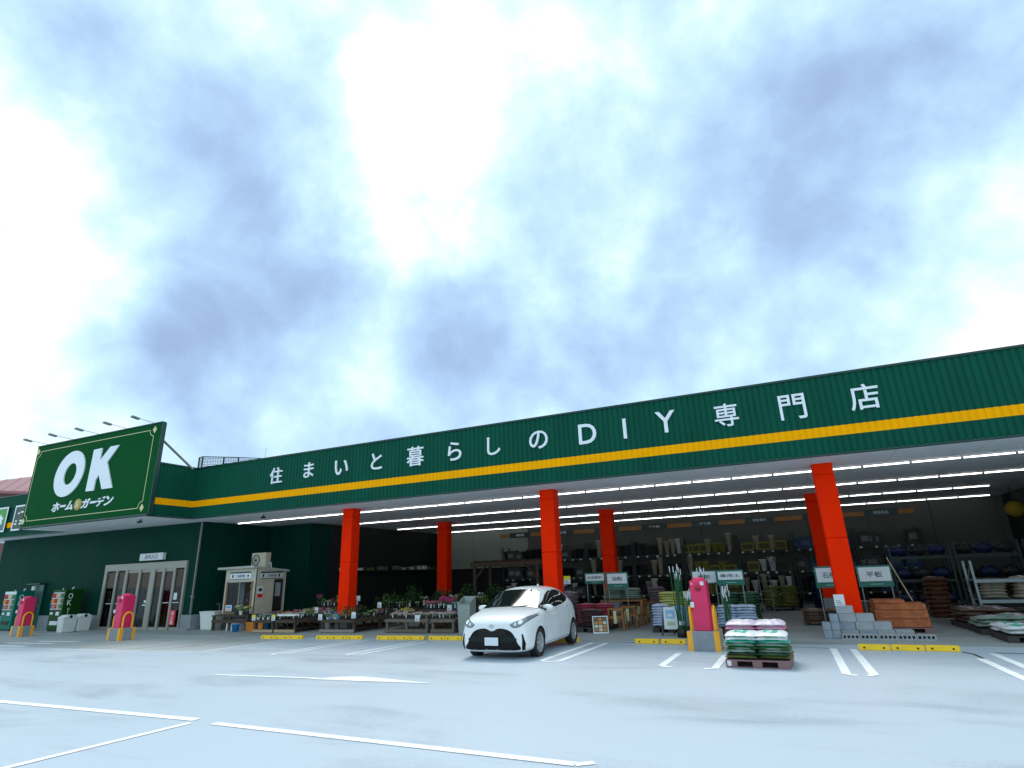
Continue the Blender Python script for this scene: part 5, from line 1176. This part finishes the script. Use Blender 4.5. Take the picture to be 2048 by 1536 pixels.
b = MB(); A_ = Matrix.Rotation(R(-20), 4, 'X'); b.box(-.24, .24, 0, .02, 0, .52, 0, A_); b.build('panel', m_whitep, r)
b = MB(); rd = random.Random(4); b.box(-.21, .21, -.006, -.001, .04, .49, 0, A_)
for i in range(3):
    for j in range(4): b.box(-.19+.135*i, -.08+.135*i, -.012, -.0065, .06+.105*j, .145+.105*j, rd.randrange(1, 4), A_)
b.build('pictures', [mat('dark_green_print', (.02, .09, .05)), mat('orange_print', (.6, .22, .06)), mat('cream_print', (.65, .6, .45)), mat('brown_print', (.2, .1, .05))], r)
# middle group
pallet(-3.55, 19.35, 1.1, .9, m_palk, 'dark pallet under the blue white bags left of the green poles')
stack(('bluewhite', 'white', 'bluewhite'), -3.85, 19.2, FL+.15, .50, .42, 8, .078, 1, 1, 'pale blue white bag in the neat stack left of the easel', 'pale blue white bags left of the easel', jit=.01)
stack(('bluewhite', 'white', 'bluewhite'), -3.3, 19.2, FL+.15, .50, .42, 7, .078, 1, 1, 'pale blue white bag in the stack behind the easel', 'pale blue white bags behind the easel', jit=.01)
pallet(-3.4, 20.5, 1.2, .9, m_palk, 'dark pallet under the yellow green bags')
stack(('yellow', 'greygreen', 'olive'), -3.45, 20.4, FL+.15, .62, .45, 12, .078, 2, 1, 'yellow green bag in the stack behind the pale blue white bags', 'yellow green bags')
r = thing('easel', 'brown wooden easel holding a blue and white poster', 'easel', (-3.38, 18.15, T))
for sx in (-1, 1): b = MB(); b.tub([(sx*.27, -.1, 0), (sx*.17, .03, .80)], .032, 4, smooth=False); b.build('leg', m_wood, r)
b = MB(); b.tub([(0, .35, 0), (0, .05, .75)], .03, 4, smooth=False); b.build('back_leg', m_wood, r)
b = MB(); A_ = Matrix.Rotation(R(-8), 4, 'X'); b.box(-.19, .19, -.12, -.10, .16, .76, 0, A_); b.box(-.13, .13, -.126, -.1205, .45, .68, 1, A_); b.box(-.1, .12, -.126, -.1205, .26, .36, 2, A_); b.box(-.08, .06, -.131, -.1265, .50, .56, 0, A_); b.build('poster', [m_whitep, mat('pale_blue_print', (.3, .5, .72)), mat('yellow_blue_print', (.5, .6, .35))], r)
b = MB(); b.lathe([(.09, 0), (.09, -.015), (0, -.015)], 18, (.24, -.03, .74), axis='y'); b.build('round_tag', mat('blue_tag', (.1, .3, .6)), r)
m_gp = mat('green_garden_stake', (.005, .10, .03), .4, var=.1)
def poles(x, y, n, h0, h1, lab, seed):
    r = thing('stake_bundle', lab, 'stake bundle', (x, y, T)); rd = random.Random(seed)
    b = MB(); b.lathe([(0, 0), (.15, 0), (.15, .22), (.14, .22), (.14, .02)], 12); b.build('tub', m_blk, r)
    sb_, tb_ = MB(), MB()
    for k in range(n):
        a = rd.uniform(0, 6.28); q = rd.uniform(.02, .13); h = rd.uniform(h0, h1); p = Vector((q*cos(a), q*sin(a), .02)); d = Vector((rd.uniform(-.05, .05), rd.uniform(-.04, .04), 1)).normalized()
        sb_.tub([p, p+d*(h-.16)], .012, 6); tb_.tub([p+d*(h-.16), p+d*h], .013, 6)
        if k % 3 == 0: tb_.tub([p+d*.3, p+d*.4], .0135, 6)
    sb_.build('stakes', m_gp, r); tb_.build('stake_tips', m_whitep, r)
poles(-3.02, 17.75, 16, 1.6, 1.95, 'tall bundle of green garden stakes with white tips left of the pink post', 1)
poles(-2.75, 17.6, 12, 1.0, 1.35, 'shorter bundle of green garden stakes between tall stakes and pink post', 2)
poles(-1.78, 17.6, 12, 1.05, 1.35, 'bundle of green garden stakes directly right of the pink post', 3)
poles(-2.45, 18.3, 8, 1.6, 1.85, 'thin bundle of green garden stakes rising behind the pink post', 4)
pallet(-1.55, 19.1, 1.1, .95, m_palk, 'dark pallet under the grey blue bags right of the pink post')
stack(('bluewhite', 'greygreen', 'bluewhite'), -1.62, 18.95, FL+.15, .56, .45, 8, .075, 2, 1, 'grey blue white bag in the stack right of the pink post', 'grey blue white bags right of the pink post', taper=.15)
pallet(-1.6, 20.4, 1.2, .95, m_palk, 'dark pallet under the dark green bags')
stack(('darkgreen', 'greygreen', 'green'), -1.62, 20.45, FL+.15, .60, .45, 11, .08, 2, 1, 'dark green bag in the stack under the three character sign', 'dark green bags under the three character sign')
# hand cart and olive bags deep in the aisle
pallet(-.55, 28.4, 1.3, 1.0, m_palk, 'dark pallet deep in the aisle under the olive bags')
stack(('olive', 'yellow', 'green'), -.55, 28.3, FL+.15, .65, .48, 10, .08, 2, 1, 'olive bag in the stack deep in the aisle beside the hand cart', 'olive bags deep in the aisle')
stack(('navy', 'greygreen', 'black'), 1.0, 29.2, FL+.02, .65, .5, 11, .09, 1, 1, 'dark blue grey bag in the stack right of the olive bags', 'dark blue grey bags')
r = thing('hand_cart', 'upright metal hand cart standing in front of the olive bags', 'hand cart', (-1.05, 27.0, T), R(6))
b = MB(); b.tub([(-.2, 0, .05), (-.22, .1, 1.38), (-.17, .1, 1.43), (.17, .1, 1.43), (.22, .1, 1.38), (.2, 0, .05)], .018, 6)
for z in (.5, .8, 1.2): b.tub([(-.21, .06, z), (.21, .06, z)], .014, 6)
b.build('frame', m_grymetal, r); b = MB(); b.box(-.22, .22, -.25, 0, .03, .05); b.build('toe_plate', m_grymetal, r)
for sx in (-1, 1): b = MB(); b.lathe([(0, -.02), (.09, -.02), (.09, .02), (0, .02)], 14, (sx*.25, .08, .09), axis='x'); b.build('wheel', m_blk, r)
# concrete blocks beside the right column
m_block = mat('pale_concrete_block', (.36, .38, .40), .85, var=.14, scale=6, bump=.25, bscale=60); m_block2 = mat('blue_grey_concrete_block', (.27, .32, .38), .85, var=.14, scale=6, bump=.25, bscale=60)
k = 0
b = MB(); b.box(-.195, .195, -.095, .095, 0, .19); bk1 = b.mesh('block', m_block, bevel=.008); bk2 = b.mesh('block', m_block2, bevel=.008)
b = MB(); b.box(-.095, .095, -.195, .195, 0, .19); bk3 = b.mesh('block', m_block2, bevel=.008)
def blk(me, x, y, z, lab): tag(put('concrete_block', me, None, (x, y, FL+.004+z), random.uniform(-.02, .02)), lab, 'concrete block', 'solid concrete blocks stacked at the foot of the right column')
for x, n, me in ((.61, 2, bk3), (.81, 3, bk3)):
    for z in range(n): blk(me, x, 17.98, z*.192, 'narrow end on concrete block at the left end of the block pile')
for x, n in ((1.12, 3), (1.52, 3), (1.92, 2), (2.32, 1)):
    for z in range(n):
        for y in (18.05, 18.26): blk(bk1 if (z+int(x*10)) % 3 else bk2, x-(.05 if z % 2 else 0), y, z*.192, 'pale solid concrete block in the stepped pile under the right orange column')
blk(bk1, 1.1, 18.10, .578, 'topmost concrete block of the pile, with the price card on it')
card(1.02, 18.02, FL+.775, 'wide white price card on top of the concrete block pile', None, 1.6)
def hollow():
    b = MB(); n = 4; w_ = .39; h = .125; t_ = .03; cell = (w_-t_)/n
    b.box(-w_/2, w_/2, -.095, .095, 0, .028); b.box(-w_/2, w_/2, -.095, .095, h-.028, h)
    for i in range(n+1): x = -w_/2+i*cell; b.box(x, x+t_, -.094, .094, .0285, h-.0285)
    b.box(-w_/2+t_, w_/2-t_, .06, .09, .0287, h-.0287)
    return b.mesh('block', m_block)
hb_me = hollow()
for i in range(5): tag(put('hollow_block', hb_me, None, (1.1+.398*i, 17.75, FL+.004), random.uniform(-.01, .01)), ('leftmost', 'second from left', 'middle', 'second from right', 'rightmost')[i]+' hollow concrete block of the floor row with dark square holes', 'hollow block', 'hollow blocks in a row on the floor')
# bricks on a pallet
m_brick = bpy.data.materials.new('orange_brick_bundle'); m_brick.use_nodes = True
n_ = m_brick.node_tree.nodes; l_ = m_brick.node_tree.links; bs = n_['Principled BSDF']; tcn = n_.new('ShaderNodeTexCoord'); mpn = n_.new('ShaderNodeMapping'); mpn.inputs['Rotation'].default_value = (R(90), 0, 0); bt = n_.new('ShaderNodeTexBrick'); bt.inputs['Scale'].default_value = 1.0
bt.inputs['Color1'].default_value = (.50, .155, .055, 1); bt.inputs['Color2'].default_value = (.40, .11, .035, 1); bt.inputs['Mortar'].default_value = (.24, .07, .025, 1); bt.inputs['Mortar Size'].default_value = .004
bt.inputs['Brick Width'].default_value = .21; bt.inputs['Row Height'].default_value = .062; l_.new(tcn.outputs['Object'], mpn.inputs[0]); l_.new(mpn.outputs[0], bt.inputs['Vector'])
nz = n_.new('ShaderNodeTexNoise'); nz.inputs['Scale'].default_value = 6; l_.new(tcn.outputs['Object'], nz.inputs['Vector']); mxn = n_.new('ShaderNodeMix'); mxn.data_type = 'RGBA'; mxn.blend_type = 'OVERLAY'; mxn.inputs[0].default_value = .5
l_.new(bt.outputs[0], mxn.inputs[6]); l_.new(nz.outputs[0], mxn.inputs[7]); l_.new(mxn.outputs[2], bs.inputs['Base Color']); bs.inputs['Roughness'].default_value = .75
bpn = n_.new('ShaderNodeBump'); bpn.inputs['Strength'].default_value = .4; l_.new(bt.outputs[1], bpn.inputs['Height']); bpn.invert = True; l_.new(bpn.outputs[0], bs.inputs['Normal'])
pallet(2.50, 19.75, 1.28, 1.0, m_pal, 'mauve pallet carrying the bundles of orange bricks')
for i, (z, h, w_, d_, lb, x) in enumerate(((.148, .215, 1.22, .95, 'bottom orange brick bundle on the mauve pallet', 2.5), (.366, .215, 1.22, .95, 'middle orange brick bundle on the mauve pallet', 2.49), (.584, .15, 1.18, .95, 'upper orange brick bundle with rounded wrapped edges', 2.5), (.737, .09, .75, .8, 'small topmost layer of orange bricks at the back left', 2.28))):
    b = MB(); b.box(-w_/2, w_/2, -d_/2, d_/2, 0, h); o = b.build('brick_bundle', m_brick, None, (x, 19.75+(.05 if i == 3 else 0), FL+z), random.uniform(-.015, .015), bevel=.018); tag(o, lb, 'bricks', 'brick bundles on the mauve pallet')
b = MB(); b.tub([(0, 0, 0), (-.38, .0, 1.15)], .014, 6); o = b.build('broom_handle', m_woodl, None, (2.88, 19.7, FL+.78)); tag(o, 'long thin pole leaning above the orange bricks', 'pole')
stack(('brown', 'beige', 'brown'), .75, 21.6, FL+.02, .62, .45, 5, .085, 2, 1, 'brown gravel bag under the half hidden sign left of the right column', 'brown gravel bags left of the right column')
stack(('orange', 'brown', 'brown'), 4.0, 22.6, FL+.1, .62, .45, 9, .13, 1, 1, 'dark rust bag in the tall dark stack behind the bricks', 'dark rust bags behind the bricks')
stack(('brown', 'greymaroon', 'black'), 2.3, 22.6, FL+.02, .62, .45, 7, .085, 2, 1, 'dark brown bag below the sign right of the column', 'dark brown bags right of the column')
# right hand floor pallets
for i, (x, y, cl, nl, lb) in enumerate(((4.85, 18.0, ('white', 'teal', 'greygreen'), 2, 'white and teal bag on the nearest right hand pallet'), (4.75, 19.6, ('greygreen', 'lilac', 'beige'), 3, 'pale grey bag on the second right hand pallet'), (4.7, 21.2, ('brown', 'lilac', 'navy'), 4, 'dark mixed bag on the third right hand pallet'), (6.4, 18.4, ('white', 'teal', 'white'), 2, 'white bag on the pallet at the right frame edge'))):
    pallet(x, y, 1.35, 1.35, m_palk, ('nearest dark pallet at the right with white and teal bags', 'second dark pallet at the right with pale grey bags', 'third dark pallet at the right with mixed bags', 'dark pallet at the right frame edge with white bags')[i])
    stack(cl, x, y, FL+.15, .64, .64, nl, .085, 2, 2, lb, lb.replace(' bag', ' bags', 1), jit=.04)
# grey steel racks on the right
def rack(x, y, w_, d_, h, shelves, m, lab, rz=0, lv=None):
    r = thing('storage_rack', lab, 'rack', (x, y, T), rz)
    for sx in (0, w_-.06):
        for sy in (0, d_-.06): b = MB(); b.box(sx, sx+.06, sy, sy+.06, 0, h); b.build('post', m, r)
    for z in shelves: b = MB(); b.box(.0, w_, -.012, -.001, z-.09, z-.01); b.box(.061, w_-.061, .0, d_, z-.03, z); b.build('shelf', m, r)
    b = MB()
    for sx in (-.012, w_+.002): b.tub([(sx+.005, .03, .2), (sx+.005, d_-.03, .9)], .014, 4); b.tub([(sx+.005, d_-.03, .9), (sx+.005, .03, 1.6)], .014, 4)
    b.build('brace', m, r); return r
m_rackg = mat('pale_blue_grey_rack', (.30, .36, .38), .5, .2, var=.1); m_rackd = mat('dark_green_rack', (.02, .035, .032), .6, var=.15)
rack(5.0, 22.6, 1.9, .9, 1.75, (.62, 1.2), m_rackg, 'pale blue grey steel rack with beige sacks at the right')
rack(7.1, 22.6, 1.9, .9, 1.75, (.62, 1.2), m_rackg, 'pale blue grey steel rack at the right frame edge')
stack(('beige', 'greygreen', 'beige'), 5.5, 23.0, T+.63, .62, .5, 6, .09, 1, 1, 'beige sack on the middle shelf of the pale rack', 'beige sacks on the pale rack')
stack(('beige', 'white', 'beige'), 6.3, 23.0, T+.63, .62, .5, 6, .1, 1, 1, 'pale beige sack at the right of the pale rack', 'pale beige sacks on the pale rack')
stack(('greygreen', 'orange', 'beige'), 7.6, 23.0, T+.63, .62, .5, 5, .1, 2, 1, 'grey sack on the rack at the right frame edge', 'grey sacks on the right edge rack')
crate(4.35, 21.9, FL+1.6, .45, .3, .16, m_cream, 'small cream box on the rust orange bags') if False else None

# ------------------------------------------------------------------ tall racks along the back wall
m_beam = mat('orange_rack_beam', (.48, .19, .03), .5, var=.1)
bx = [-15.6, -12.95, -10.3, -7.65, -5.0, -2.35, .3, 2.95, 5.6]
goods = {}
def taper(w0, w1, h, m, n=14, sq=False):
    b = MB(); n = 4 if sq else n; k = 1.3 if sq else 1
    b.lathe([(0, 0), (w0*k, 0), (w1*k, h), (w1*k*1.08, h), (w1*k*1.08, h-.03), (w1*k*.9, h-.04), (w0*k*.8, .03), (0, .03)], n, smooth=not sq); return b.mesh('planter', m)
GM = [('tapered white planter', 'planter', taper(.09, .16, .42, m_whitep)), ('tapered beige planter', 'planter', taper(.08, .15, .5, mat('beige_planter', (.42, .38, .30), .6))), ('large black pot', 'pot', taper(.17, .24, .36, m_pot)), ('square black planter', 'planter', taper(.2, .26, .34, m_pot, sq=True)), ('terracotta coloured pot', 'pot', taper(.15, .22, .32, m_potb)), ('olive planter', 'planter', taper(.13, .2, .3, mat('olive_planter', (.22, .22, .04), .6)))]
b = MB(); b.box(-.28, .28, -.2, .2, 0, .34); b.box(-.2, .1, -.204, -.2005, .1, .24, 1); GM.append(('dark carton with a label', 'box', b.mesh('box', [mat('dark_carton', (.05, .06, .06), .8), mat('dull_carton_label', (.20, .20, .19), .8)])))
b = MB(); b.box(-.3, .3, -.22, .22, 0, .3); b.box(-.18, .18, -.224, -.2205, .08, .2, 1); GM.append(('blue carton', 'box', b.mesh('box', [mat('blue_carton', (.012, .05, .13), .7), mat('pale_carton_label', (.06, .10, .16), .7)])))
b = MB(); b.box(-.26, .26, -.2, .2, 0, .26); b.box(-.2, .2, -.204, -.2005, .05, .2, 1); GM.append(('olive yellow carton', 'box', b.mesh('box', [mat('olive_carton', (.20, .19, .03), .8), mat('dark_carton_label', (.06, .05, .02), .7)])))
orn = ['leftmost', 'second', 'third', 'fourth', 'fifth', 'sixth', 'seventh', 'eighth']
cnt = 0
for i, x in enumerate(bx[:-1]):
    rack(x+.03, 32.3, 2.59, .95, 3.35, (.55, 1.55, 2.55), m_rackd, 'tall dark rack along the back wall, %s bay from the left' % orn[i])
    rr_ = COL.objects[-1]
    for lvl, z in enumerate((.55, 1.55, 2.55)):
        q = .2
        sets_ = {0: (0, 2, 6), 1: (2, 0, 6), 2: (3, 1, 2), 3: (0, 1, 3), 4: (5, 8, 1), 5: (8, 1, 0), 6: (2, 6, 7), 7: (7, 6, 3)}[i]
        while q < 2.4:
            g_ = GM[random.choice(sets_)]
            if random.random() < .86:
                o = put('box' if g_[1] == 'box' else g_[1], g_[2], None, (x+.05+q, 32.62+random.uniform(0, .1), T+z+.001), random.uniform(-.1, .1)); cnt += 1; o.scale = (random.uniform(1.0, 1.25), 1, random.uniform(1.3, 1.9))
                tag(o, '%s on the %s shelf of the %s back rack bay' % (g_[0], ('lowest', 'middle', 'top')[lvl], orn[i]), g_[1], '%ss on the %s shelf, %s back bay' % (g_[0], ('lowest', 'middle', 'top')[lvl], orn[i]))
            q += random.uniform(.31, .46)
        for k in range(5):
            if i in (3, 4, 5) and lvl < 2 or random.random() < .25:
                pass
    r = thing('beam_sign', 'dark green header sign on the orange rail above the %s back rack bay' % orn[i], 'sign', (x+1.32, 32.15, 3.62))
    b = MB(); b.box(-.68, .68, 0, .04, 0, .30); b.build('board', m_trim, r)
    b = MB(); s_ = ('木材', '木材', '樹脂鉢', 'プラ鉢', 'プラ鉢', '園芸資材', '園芸用品', '園芸用品')[i]
    if i < 2: b.box(-.25, .25, -.006, -.001, .09, .21, 0); text(b, s_, -.15, .15, .105, .195, -.0065, 1, .012, .002)
    else: text(b, s_, -.3, .3, .08, .22, -.001, 0, .012, .006)
    b.build('lettering', [m_whitep, m_ink], r)
    b = MB(); b.box(x+.0, x+2.65, 32.2, 32.28, 3.66, 3.86); o = b.build('orange_rail', m_beam); tag(o, 'orange rail across the top of the %s back rack bay' % orn[i], 'rail')
    # shelf price tickets: many tiny cards on one strip of the rack
    b = MB()
    for z in (.5, 1.5, 2.5):
        for k in range(5): xx = .2+k*.5+random.uniform(-.08, .08); b.box(xx, xx+.10, -.022, -.014, z-.09+.02, z-.01+.02)
    o = b.build('price_tickets', m_whitep, None, (0, 0, 0))
    par = [o_ for o_ in COL.objects if o_.name.startswith('storage_rack') and abs(o_.location.x-(x+.03)) < .01 and o_.location.y > 30][0]; o.parent = par
# blue tarpaulin rolls and things at the far right, yellow mesh ball
b = MB(); b.lathe([(0, -.02), (.12, 0), (.27, .12), (.33, .3), (.27, .48), (.12, .6), (0, .62)], 20)
o = b.build('yellow_float', mat('fuzzy_yellow', (.28, .19, .01), .9, var=.3, scale=12, bump=.6, bscale=20), None, (8.5, 29.5, 3.1)); tag(o, 'round yellow ball hanging under the ceiling at the far right', 'ball')
b = MB(); b.tub([(0, 0, .6), (0, 0, 1.22)], .01, 5); c = b.build('cord', m_dkmetal, o)
GMD = [bag_mesh(.56, .4, .42, 5, BMt['navy'], BMt['navy'], BMt['bluewhite']), bag_mesh(.56, .4, .42, 6, BMt['black'], BMt['black'], BMt['navy'])]
for i, (x, y, z) in enumerate(((3.4, 26.0, 0), (5.4, 26.0, 0), (7.4, 26.0, 0))):
    rack(x, y, 1.9, .9, 2.4, (.3, 1.15, 1.95), m_rackd, ('left', 'middle', 'right')[i]+' dark mid aisle rack with blue tarpaulin packs at the right')
    for lvl in (.3, 1.15, 1.95):
        for k in range(3): o = put('box', GMD[(k+i) % 2], None, (x+.35+k*.6, y+.4, T+lvl+.001), 0); tag(o, '%s tarpaulin pack on the %s shelf of the %s mid aisle rack' % (('navy blue', 'black')[(k+i) % 2], {.3: 'lowest', 1.15: 'middle', 1.95: 'top'}[lvl], ('left', 'middle', 'right')[i]), 'box', 'cartons on the %s mid aisle rack' % ('left', 'middle', 'right')[i])
# dim high ledge of small plants along the dark left wall
r = thing('wall_shelf', 'long high dark shelf with pale packets along the black inner wall', 'shelf', (-21.1, 24.2, 2.0)); b = MB(); b.box(0, .4, 0, 9.0, 0, .04); b.build('board', m_dkmetal, r)
rd = random.Random(9); q = .1; pk_m = [mat('dim_grey_packet', (.16, .18, .16)), mat('dim_green_packet', (.10, .16, .05)), m_whitep]
while q < 8.8:
    w_ = rd.uniform(.15, .4)
    if rd.random() < .75: b = MB(); b.box(.05, .33, q, q+w_, .042, .042+rd.uniform(.12, .24)); b.build('packet', pk_m[rd.randrange(3)], r)
    q += w_+rd.uniform(.02, .2)
